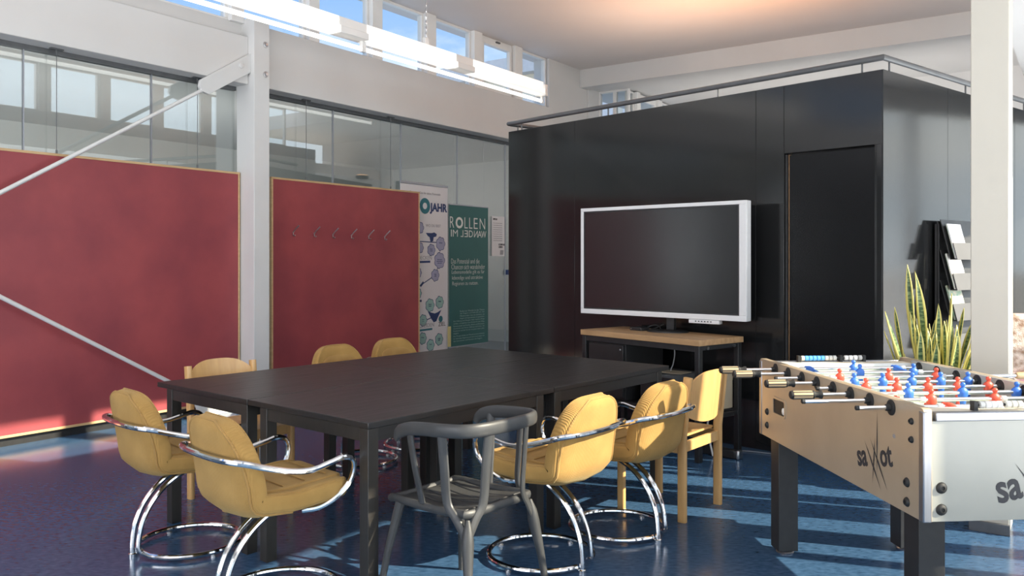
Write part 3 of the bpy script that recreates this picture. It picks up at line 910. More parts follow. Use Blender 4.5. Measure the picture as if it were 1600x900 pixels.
# ---------------------------------------------------------------- hanging fluorescent lamp
U_SHADE = (2.13, 2.46, 3.74, 4.02)  # ends of the two stretches built as window-post shadow
UC = 3.32
def fluo(u0, u1, v, z, label):
    base = UV((u0 + u1) / 2, v, z)
    r = empty('fluorescent_lamp', base)
    def P(mb, name, material, **k):
        o = mb.build(name, material, r, **k); place_local(o, base); return o
    L2 = (u0 + u1) / 2
    ua, ub, uc2, ud = U_SHADE
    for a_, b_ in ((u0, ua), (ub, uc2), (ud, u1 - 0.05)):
        P(MB().uvbox(a_ + 0.002, b_ - 0.002, v - 0.050, v + 0.050, z + 0.135, z + 0.215), 'lamp_cover', M['sunglow_cover'], bevel=0.006)
        P(MB().uvbox(a_ + 0.002, b_ - 0.002, v - 0.075, v + 0.075, z + 0.068, z + 0.130), 'reflector', M['sunglow_cover'], bevel=0.006)
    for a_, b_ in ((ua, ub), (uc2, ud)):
        P(MB().uvbox(a_, b_, v - 0.049, v + 0.049, z + 0.135, z + 0.214).uvbox(a_, b_, v - 0.073, v + 0.073, z + 0.069, z + 0.130), 'shaded_stretch', M['frame_white'], bevel=0.005)  # stretches left without glow to imitate window-post shadow on the batten
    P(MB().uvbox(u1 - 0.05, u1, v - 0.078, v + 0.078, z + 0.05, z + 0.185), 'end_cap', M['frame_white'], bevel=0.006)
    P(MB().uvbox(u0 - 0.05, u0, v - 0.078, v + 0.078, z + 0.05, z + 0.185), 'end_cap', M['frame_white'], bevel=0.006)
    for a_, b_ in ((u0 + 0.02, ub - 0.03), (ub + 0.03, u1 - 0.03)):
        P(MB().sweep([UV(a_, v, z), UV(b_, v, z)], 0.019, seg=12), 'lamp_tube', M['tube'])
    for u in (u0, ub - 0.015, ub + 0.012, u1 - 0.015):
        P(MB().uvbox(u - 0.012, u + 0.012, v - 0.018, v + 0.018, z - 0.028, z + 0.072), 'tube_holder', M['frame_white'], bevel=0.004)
    for uc in (u0 + 0.6, UC):
        c = MB()
        zz = z + 0.30
        while zz < 4.40:
            c.sweep([UV(uc, v - 0.006, zz), UV(uc, v + 0.006, zz + 0.005), UV(uc, v + 0.006, zz + 0.035), UV(uc, v - 0.006, zz + 0.04)], 0.0035, seg=6)
            c.sweep([UV(uc - 0.006, v, zz + 0.03), UV(uc + 0.006, v, zz + 0.036), UV(uc + 0.006, v, zz + 0.06), UV(uc - 0.006, v, zz + 0.066)], 0.0035, seg=6)
            zz += 0.06
        P(c, 'hanging_chain', M['steel'])
        h = MB().uvbox(uc - 0.03, uc + 0.03, v - 0.02, v + 0.02, z + 0.215, z + 0.29)
        h.sweep([UV(uc + 0.015, v, z + 0.28), UV(uc + 0.02, v, z + 0.42), UV(uc - 0.01, v, z + 0.5)], 0.005, seg=6)
        P(h, 'chain_clamp', M['frame_white'], bevel=0.006)
    tag(r, label, 'lamp')
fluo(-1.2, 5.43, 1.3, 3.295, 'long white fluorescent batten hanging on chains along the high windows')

# ================================================================== BLACK TABLES
XT = Vector((0.6475, 0.7621, 0)); YT = Vector((-0.7621, 0.6475, 0))
TN = Vector((-0.5841, 3.378, 0)); TRZ = math.atan2(0.7621, 0.6475)
def black_table(x0, x1, y0, y1, label, leaf=None):
    loc = TN + XT * x0 + YT * y0
    r = empty('table', loc, TRZ)
    w_, d_ = x1 - x0 - 0.003, y1 - y0 - 0.003
    if leaf:
        MB().box(0, w_ - leaf, 0, d_, 0.714, 0.74).build('tabletop', M['darkwood'], r, bevel=0.0025)
        MB().box(w_ - leaf + 0.0015, w_, 0, d_, 0.714, 0.74).build('table_leaf', M['darkwood'], r, bevel=0.0025)
    else:
        MB().box(0, w_, 0, d_, 0.714, 0.74).build('tabletop', M['darkwood'], r, bevel=0.0025)
    t = 0.055
    lx = (0.002, w_ - 0.085 - t); ly = (0.002, d_ - 0.10 - t)
    for a_ in lx:
        for b_ in ly:
            MB().box(a_, a_ + t, b_, b_ + t, 0, 0.713).build('leg', M['darkwood_edge'], r, bevel=0.002)
    for b_ in (ly[0] + 0.004, ly[1] + t - 0.024):
        MB().box(lx[0] + t, lx[1], b_, b_ + 0.02, 0.658, 0.713).build('apron', M['darkwood'], r, bevel=0.001)
    for a_ in (lx[0] + 0.004, lx[1] + t - 0.024):
        MB().box(a_, a_ + 0.02, ly[0] + t, ly[1], 0.658, 0.713).build('apron', M['darkwood_edge'], r, bevel=0.001)
    return tag(r, label, 'table', 'black tables pushed together')
black_table(0, 1.243, 0, 0.882, 'black-brown wooden table nearest the camera, its corner beside the grey slatted chair', leaf=0.20)
black_table(1.245, 2.43, 0, 0.882, 'black-brown wooden table at the right end, in front of the television bench')
black_table(0, 1.17, 0.884, 1.764, 'black-brown wooden table at the left end, in front of the large red pinboard')
black_table(1.172, 2.43, 0.884, 1.764, 'black-brown wooden table farthest back, in front of the banners and cabin corner')

# ================================================================== MUSTARD CANTILEVER CHAIRS
def shell_mesh(width, thick, pts, off=0.0, wrap=0.06, r_top=0.33, r_front=0.10, wexp=2.6):
    C = spline([(0, p[0], p[1]) for p in pts], 9)
    n = len(C)
    L = [0.0]
    for i in range(1, n): L.append(L[-1] + (C[i] - C[i - 1]).length)
    T = L[-1]
    seg = 36
    mb = MB()
    rings = []
    svals = [T * (1 - math.cos(math.pi * k / 46)) / 2 for k in range(1, 46)]
    for s in svals:
        i = max(j for j in range(n) if L[j] <= s + 1e-9)
        i = min(i, n - 2)
        f = (s - L[i]) / max(1e-9, L[i + 1] - L[i])
        c = C[i].lerp(C[i + 1], f)
        a_, b_ = C[max(i - 1, 0)], C[min(i + 2, n - 1)]
        t = (b_ - a_).normalized()
        nn = Vector((0, -t.z, t.y))
        if nn.z < 0 and t.y < -0.5: nn = -nn
        nn = Vector((0, -t.z, t.y)) * -1 if False else Vector((0, t.z, -t.y))
        # sitter side: up on the seat, forward on the back
        q = s / T
        hw = width / 2
        et = T - s
        if et < r_top: hw *= (1 - ((r_top - et) / r_top) ** wexp) ** (1 / wexp)
        if s < r_front: hw -= r_front * 0.6 * (1 - math.sqrt(max(0, 1 - ((r_front - s) / r_front) ** 2)))
        ht = thick / 2
        e = 0.045
        if s < e: ht *= math.sqrt(max(0.02, 1 - ((e - s) / e) ** 2))
        if et < e: ht *= math.sqrt(max(0.02, 1 - ((e - et) / e) ** 2))
        wr = wrap * (0.25 + 0.75 * min(1, max(0, (q - 0.35) / 0.3)))
        ring = []
        for k in range(seg):
            a = 2 * math.pi * k / seg
            cx_ = math.copysign(abs(math.cos(a)) ** 0.28, math.cos(a))
            sz = math.copysign(abs(math.sin(a)) ** 0.36, math.sin(a))
            x = hw * cx_
            d = ht * sz + wr * (abs(x) / (width / 2)) ** 2.6 + off
            ring.append(c + Vector((x, 0, 0)) + nn * d)
        rings.append(ring)
    vs_ = [p for r in rings for p in r]
    fs = []
    for i in range(len(rings) - 1):
        for k in range(seg):
            k2 = (k + 1) % seg
            fs.append((i * seg + k, i * seg + k2, (i + 1) * seg + k2, (i + 1) * seg + k))
    fs.append(tuple(range(seg))[::-1]); fs.append(tuple((len(rings) - 1) * seg + k for k in range(seg)))
    mb.add(vs_, fs)
    return mb, rings
PROF = [(0.265, 0.455), (0.16, 0.452), (0.02, 0.443), (-0.11, 0.437), (-0.205, 0.437), (-0.246, 0.468), (-0.262, 0.545), (-0.285, 0.660), (-0.312, 0.795)]

def mustard_chair():
    r = empty('cantilever_chair', (0, 0, 0))
    mb, rings = shell_mesh(0.505, 0.088, PROF, wrap=0.05)
    mb.build('upholstered_shell', M['cord'], r, smooth=60)
    pm, prings = shell_mesh(0.355, 0.035, PROF[:-1] + [(-0.298, 0.72)], off=0.038, wrap=0.02, r_top=0.13, r_front=0.06)
    pm.build('seat_cushion', M['cord_pad'], r, smooth=60)
    # quilting seams across the cushion
    q = MB()
    for yz in ((0.17, 0.515), (0.06, 0.505), (-0.05, 0.498)):
        q.sweep([(-0.165, yz[0], yz[1] + 0.004), (0.165, yz[0], yz[1] + 0.004)], 0.0028, seg=6)
    q.build('seam', M['cord'], r)
    # piping along both edges of the padded border
    def edge_path(kl, kr, i0):
        L_ = [rings[i][kl] for i in range(i0, len(rings) - 2)]
        R_ = [rings[i][kr] for i in range(i0, len(rings) - 2)]
        return L_ + R_[::-1]
    n_r = len(rings)
    for kl, kr, i0 in ((22, 32, int(n_r * 0.42)), (14, 4, 3)):
        MB().sweep(edge_path(kl, kr, i0), 0.0062, seg=6).build('piping', M['cord_pad'], r)
    # arm rail: one bent tube round the back with a loop at each front end
    half = [(0.0, -0.362, 0.650), (0.15, -0.354, 0.650), (0.228, -0.330, 0.648), (0.266, -0.285, 0.640), (0.276, -0.20, 0.615), (0.280, -0.08, 0.585), (0.282, 0.02, 0.575), (0.282, 0.12, 0.590), (0.282, 0.19, 0.602), (0.280, 0.238, 0.588), (0.275, 0.252, 0.548), (0.268, 0.232, 0.492), (0.255, 0.180, 0.445), (0.23, 0.10, 0.405), (0.19, 0.03, 0.396)]
    full = [(-x, y, z) for x, y, z in half[::-1]] + half[1:]
    MB().sweep(spline(full, 5), 0.0125, seg=10).build('arm_rail', M['chrome'], r)
    fx = MB()
    for sx_ in (-1, 1):
        fx.sweep([(sx_ * 0.248, -0.13, 0.597), (sx_ * 0.280, -0.13, 0.597)], 0.008, seg=8)
    fx.build('rail_fixing', M['chrome'], r)
    # base: ring on the floor running into two arched uprights
    R = 0.245
    ring_path = []
    for k in range(0, 41):
        a = math.radians(-90 + 12 + (360 - 24) * k / 40)
        ring_path.append((R * math.cos(a), R * math.sin(a), 0.022))
    x0 = 0.030
    arch = [(-0.262 + 0.33 * (1 - math.cos(math.radians(q_))), 0.06 + 0.333 * math.sin(math.radians(q_))) for q_ in (0, 15, 30, 45, 60, 75, 90)] + [(0.12, 0.396)]
    up1 = [(x0, y, z) for y, z in arch]
    MB().sweep(up1[::-1][:0] + spline([(x0, y, z) for y, z in arch][::-1] + [(x0 + 0.004, -0.246, 0.030)] , 6) + [Vector(p) for p in ring_path[1:]], 0.0125, seg=10).build('base_ring', M['chrome'], r)
    MB().sweep(spline([(-x0 - 0.012, y, z) for y, z in arch][::-1] + [(-x0 - 0.012, -0.262, 0.012)], 6), 0.0125, seg=10).build('upright_tube', M['chrome'], r)
    MB().lathe([(0.019, 0.0), (0.019, 0.012), (0.014, 0.016)], 12, Matrix.Translation((-x0 - 0.012, -0.262, 0))).build('foot_cap', M['chrome'], r)
    for a in (0, 90, 180):
        p = (R * math.cos(math.radians(a)), R * math.sin(math.radians(a)), 0)
        MB().lathe([(0.014, 0.0), (0.014, 0.008), (0.008, 0.012)], 10, Matrix.Translation(p)).build('glide', M['steel'], r)
    MB().box(-0.07, 0.07, -0.10, 0.12, 0.386, 0.400).build('seat_plate', M['black'], r, bevel=0.004)
    # trim the upholstered part and the rail to size
    for ch in [o for o in bpy.data.objects if o.parent == r]:
        if ch.name.split('.')[0] in ('upholstered_shell', 'seat_cushion', 'seam', 'piping', 'arm_rail', 'rail_fixing'):
            for v_ in ch.data.vertices:
                v_.co.x *= 0.94
                v_.co.y = (v_.co.y + 0.34) * 0.88 - 0.335
    return r
def face(fx, fy): return math.atan2(fy, fx) - math.pi / 2
chair0 = mustard_chair()
spots = [
    ((-1.585, 4.10), (0.70, 0.714), 'mustard cantilever armchair at the far left, by the left end of the table'),
    ((-0.965, 3.475), (0.70, 0.714), 'mustard cantilever armchair in front, left of the near table corner'),
    ((0.136, 3.93), (-0.78, 0.626), 'mustard cantilever armchair right behind the grey slatted chair'),
    ((0.55, 4.34), (-0.77, 0.638), 'mustard cantilever armchair next to the wooden chair on the right'),
    ((-1.05, 5.79), (0.762, -0.6475), 'mustard armchair behind the table, left of two before the hook pinboard'),
    ((-0.715, 6.29), (0.762, -0.6475), 'mustard armchair behind the table, right of two, nearer the banners'),
]
for i, (p, fdir, lab) in enumerate(spots):
    c = chair0 if i == 0 else copy_tree(chair0)
    c.location = (p[0], p[1], 0); c.rotation_euler = (0, 0, face(*fdir))
    tag(c, lab, 'chair', 'mustard cantilever chairs round the tables')

# ================================================================== BEECH CHAIRS
def beech_chair():
    r = empty('wooden_chair', (0, 0, 0))
    W2, D2 = 0.215, 0.19
    for sx_ in (-1, 1):
        MB().sweep([(sx_ * W2, -D2, 0.0), (sx_ * W2, -D2, 0.46), (sx_ * W2, -D2 - 0.035, 0.775)], 0.0165, 0.024, seg=16, sq=0.5, up=(0, 1, 0)).build('back_leg', M['beech'], r, bevel=0)
        MB().sweep([(sx_ * (W2 - 0.002), D2, 0.0), (sx_ * (W2 - 0.002), D2, 0.425)], 0.0165, 0.022, seg=16, sq=0.5, up=(0, 1, 0)).build('front_leg', M['beech'], r)
        MB().box(sx_ * W2 - 0.011, sx_ * W2 + 0.011, -D2 + 0.02, D2 - 0.018, 0.365, 0.43).build('side_rail', M['beech'], r, bevel=0.003)
        for yy in (-D2, D2):
            MB().lathe([(0.013, -0.001), (0.013, 0.004)], 10, Matrix.Translation((sx_ * W2, yy, 0))).build('glide', M['rubber'], r)
    MB().box(-W2 + 0.012, W2 - 0.012, D2 - 0.012, D2 + 0.010, 0.37, 0.43).build('front_rail', M['beech'], r, bevel=0.003)
    MB().box(-W2 + 0.012, W2 - 0.012, -D2 - 0.010, -D2 + 0.012, 0.37, 0.425).build('back_rail', M['beech'], r, bevel=0.003)
    # dished plywood seat
    sm = MB(); nx, ny = 13, 11
    vs_ = []
    for lay in (0, 1):
        for j in range(ny):
            for i in range(nx):
                x = -0.205 + 0.41 * i / (nx - 1); y = -0.165 + 0.385 * j / (ny - 1)
                fx = 1 - (2 * i / (nx - 1) - 1) ** 2; fy = 1 - (2 * j / (ny - 1) - 1) ** 2
                z = 0.452 - 0.016 * fx * min(1, fy * 1.6) - (0.012 if lay == 0 else 0) - 0.02 * max(0, (j / (ny - 1) - 0.8) / 0.2) ** 2
                vs_.append((x, y, z))
    fs = []
    K = nx * ny
    for j in range(ny - 1):
        for i in range(nx - 1):
            a_ = j * nx + i
            fs.append((a_, a_ + 1, a_ + nx + 1, a_ + nx)[::-1]); fs.append((K + a_, K + a_ + 1, K + a_ + nx + 1, K + a_ + nx))
    bd = [i for i in range(nx)] + [j * nx + nx - 1 for j in range(1, ny)] + [(ny - 1) * nx + i for i in range(nx - 2, -1, -1)] + [j * nx for j in range(ny - 2, 0, -1)]
    for k in range(len(bd)):
        a_, b_ = bd[k], bd[(k + 1) % len(bd)]
        fs.append((a_, b_, K + b_, K + a_))
    sm.add(vs_, fs).build('seat', M['beech'], r, smooth=50)
    # curved plywood back with arched upper edge
    bm_ = MB(); nx, nz = 17, 8
    vs_ = []
    for lay in (0, 1):
        for j in range(nz):
            for i in range(nx):
                t = 2 * i / (nx - 1) - 1
                x = 0.200 * t
                top = 0.735 + 0.065 * (1 - abs(t) ** 3.2)
                bot = 0.565 - 0.045 * (1 - abs(t) ** 2.5)
                z = bot + (top - bot) * j / (nz - 1)
                y = -D2 - 0.012 - 0.03 * (z - 0.46) / 0.3 - 0.038 * (1 - t * t) + (0.010 if lay else 0)
                vs_.append((x, y, z))
    fs = []
    K = nx * nz
    for j in range(nz - 1):
        for i in range(nx - 1):
            a_ = j * nx + i
            fs.append((a_, a_ + 1, a_ + nx + 1, a_ + nx)[::-1]); fs.append((K + a_, K + a_ + 1, K + a_ + nx + 1, K + a_ + nx))
    bd = [i for i in range(nx)] + [j * nx + nx - 1 for j in range(1, nz)] + [(nz - 1) * nx + i for i in range(nx - 2, -1, -1)] + [j * nx for j in range(nz - 2, 0, -1)]
    for k in range(len(bd)):
        a_, b_ = bd[k], bd[(k + 1) % len(bd)]
        fs.append((a_, b_, K + b_, K + a_))
    bm_.add(vs_, fs).build('backrest', M['beech'], r, smooth=50)
    return r
w1 = beech_chair()
w1.location = (-1.748 + 0.19 * 0.762, 5.055 - 0.19 * 0.6475, 0); w1.rotation_euler = (0, 0, face(0.762, -0.6475))
tag(w1, 'beech wooden chair behind the table, in front of the white column', 'chair', 'beech chairs')
w2 = copy_tree(w1)
w2.location = (1.052 - 0.19 * 0.80, 4.625 + 0.19 * 0.60, 0); w2.rotation_euler = (0, 0, face(-0.775, 0.632))
tag(w2, 'sunlit beech wooden chair on the right, next to the football table handles', 'chair', 'beech chairs')

# ================================================================== GREY SLATTED CHAIR
def slatted_chair():
    r = empty('slatted_chair', (0, 0, 0))
    sw_, sd = 0.185, 0.185
    zs = 0.445
    # seat slats running front to back, within a rounded frame
    k = 5
    for i in range(k):
        a_ = -sw_ + 0.012 + (2 * sw_ - 0.024) * i / k + 0.005
        b_ = -sw_ + 0.012 + (2 * sw_ - 0.024) * (i + 1) / k - 0.005
        vs_ = []
        n = 8
        for lay in (-0.012, 0.0):
            for j in range(n):
                y = -sd + 0.02 + (2 * sd + 0.03) * j / (n - 1)
                dz = -0.022 * math.sin(math.pi * j / (n - 1)) - (0.025 if j == n - 1 else 0)
                vs_ += [(a_, y, zs + dz + lay), (b_, y, zs + dz + lay)]
        fs = []
        for j in range(n - 1):
            p = 2 * j; q = 2 * n + 2 * j
            fs += [(p, p + 2, p + 3, p + 1), (q, q + 1, q + 3, q + 2), (p, q, q + 2, p + 2), (p + 1, p + 3, q + 3, q + 1)]
        fs += [(0, 1, 2 * n + 1, 2 * n), (2 * n - 2, 4 * n - 2, 4 * n - 1, 2 * n - 1)]
        MB().add(vs_, fs).build('seat_slat', M['greyplastic'], r, bevel=0.003)
    fr = spline([(-sw_ + 0.03, -sd - 0.005, zs - 0.012), (sw_ - 0.03, -sd - 0.005, zs - 0.012), (sw_ + 0.002, -sd + 0.03, zs - 0.012), (sw_ + 0.006, 0, zs - 0.02), (sw_, sd + 0.03, zs - 0.018), (sw_ - 0.04, sd + 0.062, zs - 0.03), (-sw_ + 0.04, sd + 0.062, zs - 0.03), (-sw_, sd + 0.03, zs - 0.018), (-sw_ - 0.006, 0, zs - 0.02), (-sw_ - 0.002, -sd + 0.03, zs - 0.012)], 4, closed=True)
    MB().sweep(fr, 0.014, 0.017, seg=10, closed=True, up=(0, 0, 1)).build('seat_frame', M['greyplastic'], r)
    # legs
    for sx_ in (-1, 1):
        MB().sweep([(sx_ * 0.245, 0.255, 0.0), (sx_ * 0.215, 0.225, 0.22), (sx_ * 0.175, 0.190, zs - 0.02)], 0.016, seg=10, radii=[0.75, 1.0, 1.35]).build('front_leg', M['greyplastic'], r)
        MB().sweep([(sx_ * 0.240, -0.250, 0.0), (sx_ * 0.217, -0.225, 0.20), (sx_ * 0.198, -0.205, 0.325), (sx_ * 0.192, -0.200, 0.37), (sx_ * 0.186, -0.194, 0.415)], 0.017, seg=12, radii=[0.75, 1.0, 1.45, 1.25, 0.5]).build('back_leg', M['greyplastic'], r)
    # flat top rail, round the back and forward into drooping arms
    half = [(0.0, -0.245, 0.757), (0.13, -0.238, 0.757), (0.205, -0.20, 0.755), (0.236, -0.12, 0.752), (0.243, 0.0, 0.745), (0.243, 0.08, 0.735), (0.240, 0.135, 0.712), (0.236, 0.155, 0.682)]
    full = [(-x, y, z) for x, y, z in half[::-1]] + half[1:]
    path = spline(full, 6)
    rad = []
    for i in range(len(path)):
        e = min(i, len(path) - 1 - i) / 8
        rad.append(0.55 + 0.45 * min(1, e))
    MB().sweep(path, 0.0135, 0.027, seg=14, up=(0, 0, 1), radii=rad, sq=0.8).build('top_rail', M['greyplastic'], r, smooth=60)
    # upright slats: two run together into each back leg, one at each front side
    def slat(pts, rad):
        path = spline(pts, 5)
        n = len(path)
        MB().sweep(path, 0.0185, 0.0095, seg=10, up=(-pts[0][0], -pts[0][1], 0), radii=[rad[0] + (rad[1] - rad[0]) * i / (n - 1) for i in range(n)]).build('back_slat', M['greyplastic'], r)
    for sx_ in (-1, 1):
        slat([(sx_ * 0.112, -0.236, 0.74), (sx_ * 0.115, -0.222, 0.60), (sx_ * 0.118, -0.212, 0.47), (sx_ * 0.152, -0.206, 0.415), (sx_ * 0.195, -0.203, 0.345)], (1.1, 0.9))
        slat([(sx_ * 0.236, -0.105, 0.74), (sx_ * 0.222, -0.105, 0.60), (sx_ * 0.210, -0.108, 0.47), (sx_ * 0.205, -0.150, 0.415), (sx_ * 0.197, -0.198, 0.345)], (1.1, 0.9))
        slat([(sx_ * 0.240, 0.070, 0.73), (sx_ * 0.225, 0.060, 0.60), (sx_ * 0.196, 0.045, 0.44)], (1.15, 1.1))
    return r
gc = slatted_chair()
gc.location = (-0.195, 3.42, 0); gc.rotation_euler = (0, 0, face(-0.762, 0.6475))
tag(gc, 'charcoal plastic armchair with slatted back and seat at the near table edge', 'chair')
# ================================================================== TELEVISION BENCH
BX = Vector((0.622, -0.783, 0)).normalized()
BFL = Vector((0.547, 6.65, 0)); BRZ = math.atan2(BX.y, BX.x)
bench = empty('workbench', BFL, BRZ)      # local x along the front edge, y towards the cabin wall
BWID, BDEP, BH = 1.19, 0.50, 0.85
MB().box(0, BWID, 0, BDEP, BH - 0.042, BH).build('bench_top', M['oak'], bench, bevel=0.003)
for x, y in ((0.01, 0.01), (BWID - 0.05, 0.01), (0.01, BDEP - 0.05), (BWID - 0.05, BDEP - 0.05)):
    MB().box(x, x + 0.04, y, y + 0.04, 0, BH - 0.043).build('leg', M['black'], bench, bevel=0.003)
for y in (0.015, BDEP - 0.045):
    MB().box(0.05, BWID - 0.05, y, y + 0.03, BH - 0.085, BH - 0.043).build('rail', M['black'], bench, bevel=0.002)
for x in (0.015, BWID - 0.045):
    MB().box(x, x + 0.03, 0.05, BDEP - 0.05, BH - 0.075, BH - 0.043).build('rail', M['black'], bench, bevel=0.002)
    MB().box(x, x + 0.03, 0.05, BDEP - 0.05, 0.285, 0.315).build('rail', M['black'], bench, bevel=0.002)
MB().box(0.05, BWID - 0.05, 0.03, BDEP - 0.03, 0.315, 0.33).build('shelf', M['black'], bench, bevel=0.002)
MB().box(0.055, 0.46, 0.04, BDEP - 0.04, 0.335, BH - 0.09).build('drawer_case', M['black'], bench, bevel=0.002)
for k in range(3):
    z1 = BH - 0.100 - 0.135 * k
    d = MB().box(0.075, 0.445, 0.022, 0.04, z1 - 0.125, z1).build('drawer_front', M['blackplastic'], bench, bevel=0.003)
    MB().lathe([(0.007, 0), (0.007, 0.006), (0.004, 0.008)], 10, frame_mtx((0.42, 0.022, z1 - 0.03), (1, 0, 0), (0, 0, 1))).build('drawer_lock', M['steel'], d)
bf = MB()
for x, y in ((BWID - 0.03, 0.10), (BWID - 0.03, 0.40)):
    bf.lathe([(0.012, 0), (0.012, 0.01)], 10, frame_mtx((BWID - 0.012, y, BH - 0.06), (0, 1, 0), (0, 0, 1)))
bf.build('bolt', M['steel'], bench)
tag(bench, 'workbench with thick wooden top, black steel frame and drawers, under the television', 'workbench')
def bw(x, y, z=0): return BFL + BX * x + Vector((-BX.y, BX.x, 0)) * y + Vector((0, 0, z))

# ---------------------------------------------------------------- television on its stand
TVX = Vector((0.740, -0.672, 0)).normalized()
TVO = Vector((0.572, 6.93, 0)); TVY = Vector((-TVX.y, TVX.x, 0))
TW, Z0_, Z1_ = 1.485, 0.962, 1.832
tvc = bw(0.60, 0.27, BH)
tv = empty('television', tvc, math.atan2(TVX.y, TVX.x))
rel_ = TVO - Vector((tvc.x, tvc.y, 0))
ox, oy = rel_.dot(TVX), rel_.dot(TVY)
zb, zt = Z0_ - BH, Z1_ - BH
fw = 0.028
MB().box(ox, ox + TW, oy + 0.012, oy + 0.075, zb, zt).build('housing', M['tvwhite'], tv, bevel=0.006)
fr = MB()
fr.box(ox, ox + TW, oy, oy + 0.012, zt - fw, zt).box(ox, ox + TW, oy, oy + 0.012, zb, zb + fw + 0.012)
fr.box(ox, ox + fw, oy, oy + 0.012, zb + fw + 0.012, zt - fw).box(ox + TW - fw - 0.03, ox + TW, oy, oy + 0.012, zb + fw + 0.012, zt - fw)
fr.build('bezel', M['tvwhite'], tv, bevel=0.003)
bz = MB(); i_ = 0.012
x0, x1, z0, z1 = ox + fw, ox + TW - fw - 0.03, zb + fw + 0.012, zt - fw
bz.box(x0, x1, oy + 0.006, oy + 0.0118, z1 - i_, z1).box(x0, x1, oy + 0.006, oy + 0.0118, z0, z0 + i_).box(x0, x0 + i_, oy + 0.006, oy + 0.0118, z0 + i_, z1 - i_).box(x1 - i_, x1, oy + 0.006, oy + 0.0118, z0 + i_, z1 - i_)
bz.build('inner_bezel', M['blackplastic'], tv, smooth=0)
MB().box(x0 + i_, x1 - i_, oy + 0.008, oy + 0.0119, z0 + i_, z1 - i_).build('screen', M['tvscreen'], tv, smooth=0)
MB().box(ox + 1.02, ox + 1.27, oy - 0.005, oy + 0.05, zb - 0.030, zb - 0.002).build('port_box', M['tvwhite'], tv, bevel=0.004)
pm = MB()
for k in range(6):
    pm.box(ox + 1.075 + 0.025 * k, ox + 1.087 + 0.025 * k, oy - 0.0062, oy - 0.0050, zb - 0.018, zb - 0.010)
pm.build('port', M['rubber'], tv, smooth=0)
MB().box(-0.035, 0.035, oy + 0.085, oy + 0.12, 0.012, 0.42).build('stand_pole', M['black'], tv, bevel=0.004)
MB().box(-0.12, 0.12, oy + 0.0755, oy + 0.085, 0.30, 0.42).build('mount_bracket', M['black'], tv, bevel=0.004)
MB().lathe([(0.17, 0), (0.17, 0.006), (0.155, 0.012), (0.02, 0.013)], 40, Matrix.Translation((0, oy + 0.05, 0)) @ Matrix.Diagonal((1, 0.78, 1, 1))).build('stand_base', M['black'], tv)
tag(tv, 'large dark television with white bezel standing on the wooden workbench', 'television')
# small things on and under the bench
md = empty('media_box', bw(0.36, 0.30, BH), BRZ)
MB().box(-0.06, 0.06, -0.05, 0.05, 0, 0.026).build('case', M['blackplastic'], md, bevel=0.004)
MB().box(-0.05, -0.04, -0.0515, -0.050, 0.010, 0.016).build('indicator', M['steel'], md)
tag(md, 'small flat black media box on the bench left of the television base', 'media box')
cb = empty('black_cable', bw(0.46, 0.34, BH))
MB().sweep(spline([(-0.06, 0.02, 0.012), (-0.02, 0.05, 0.03), (0.03, 0.02, 0.045), (0.06, -0.02, 0.02), (0.02, -0.03, 0.006), (-0.03, 0.0, 0.006), (0.03, 0.03, 0.02), (0.09, 0.02, 0.05)], 6), 0.005, seg=6).build('cable', M['rubber'], cb)
tag(cb, 'tangle of black cable behind the media box on the bench', 'cable')
wc = empty('hanging_cable', bw(0.72, 0.28, 0))
MB().sweep(spline([(0.0, 0.0, 0.805), (0.01, 0.0, 0.70), (0.0, 0.01, 0.62), (-0.02, 0.0, 0.56), (0.0, 0.01, 0.45), (0.02, 0.0, 0.335)], 6), 0.0045, seg=6).build('cable', M['greyink'], wc)
tag(wc, 'grey cable hanging under the workbench top beside the drawers', 'cable')
pc = empty('computer_case', bw(0.72, 0.26, 0.33), BRZ)
MB().box(-0.16, 0.16, -0.17, 0.17, 0, 0.235).build('case', M['cartongrey'], pc, bevel=0.006)
MB().box(-0.15, 0.15, -0.174, -0.170, 0.02, 0.215).build('front_panel', M['blackplastic'], pc, bevel=0.002)
tag(pc, 'dark grey box-shaped device on the shelf under the workbench', 'device')
pp = empty('paper_sheet', bw(0.76, 0.24, 0.567), BRZ + 0.2)
MB().box(-0.105, 0.105, -0.075, 0.075, 0, 0.004).build('sheets', M['carton'], pp, smooth=0)
tag(pp, 'cream papers lying on the dark device under the bench', 'paper')
bx = empty('document_box', bw(1.07, 0.33, 0.33), BRZ)
MB().box(-0.055, 0.055, -0.13, 0.13, 0, 0.245).build('box_body', M['carton'], bx, bevel=0.003)
MB().box(-0.057, 0.057, -0.132, 0.132, 0.20, 0.248).build('box_lid', M['carton'], bx, bevel=0.003)
tag(bx, 'beige cardboard box at the right end of the bench shelf', 'box')
ps = empty('power_strip', (1.585, 5.86, 0), math.atan2(0.42, -0.42))
MB().box(0, 0.26, -0.03, 0.03, 0.004, 0.062).build('strip_body', M['blackplastic'], ps, bevel=0.006)
MB().box(-0.03, 0.0, -0.03, 0.03, 0.0, 0.066).build('end_cap', M['steel'], ps, bevel=0.01)
MB().sweep(spline([(0.24, 0.0, 0.04), (0.28, -0.06, 0.02), (0.22, -0.16, 0.008), (0.05, -0.26, 0.006), (-0.12, -0.31, 0.006)], 6), 0.004, seg=6).build('lead', M['greyink'], ps)
tag(ps, 'black power strip with grey end cap on the floor right of the workbench', 'power strip')
wcb = empty('white_cable_bundle', (1.36, 5.98, 0.32))
MB().sweep(spline([(-0.15, 0.06, 0.012), (-0.07, 0.0, 0.03), (0.0, 0.02, 0.016), (0.07, -0.03, 0.03), (0.03, -0.06, -0.1), (0.07, -0.06, -0.31)], 6), 0.007, seg=6).build('cable', M['whitefabric'], wcb)
tag(wcb, 'white cable bundle on the bench shelf seen through the wooden chair', 'cable')

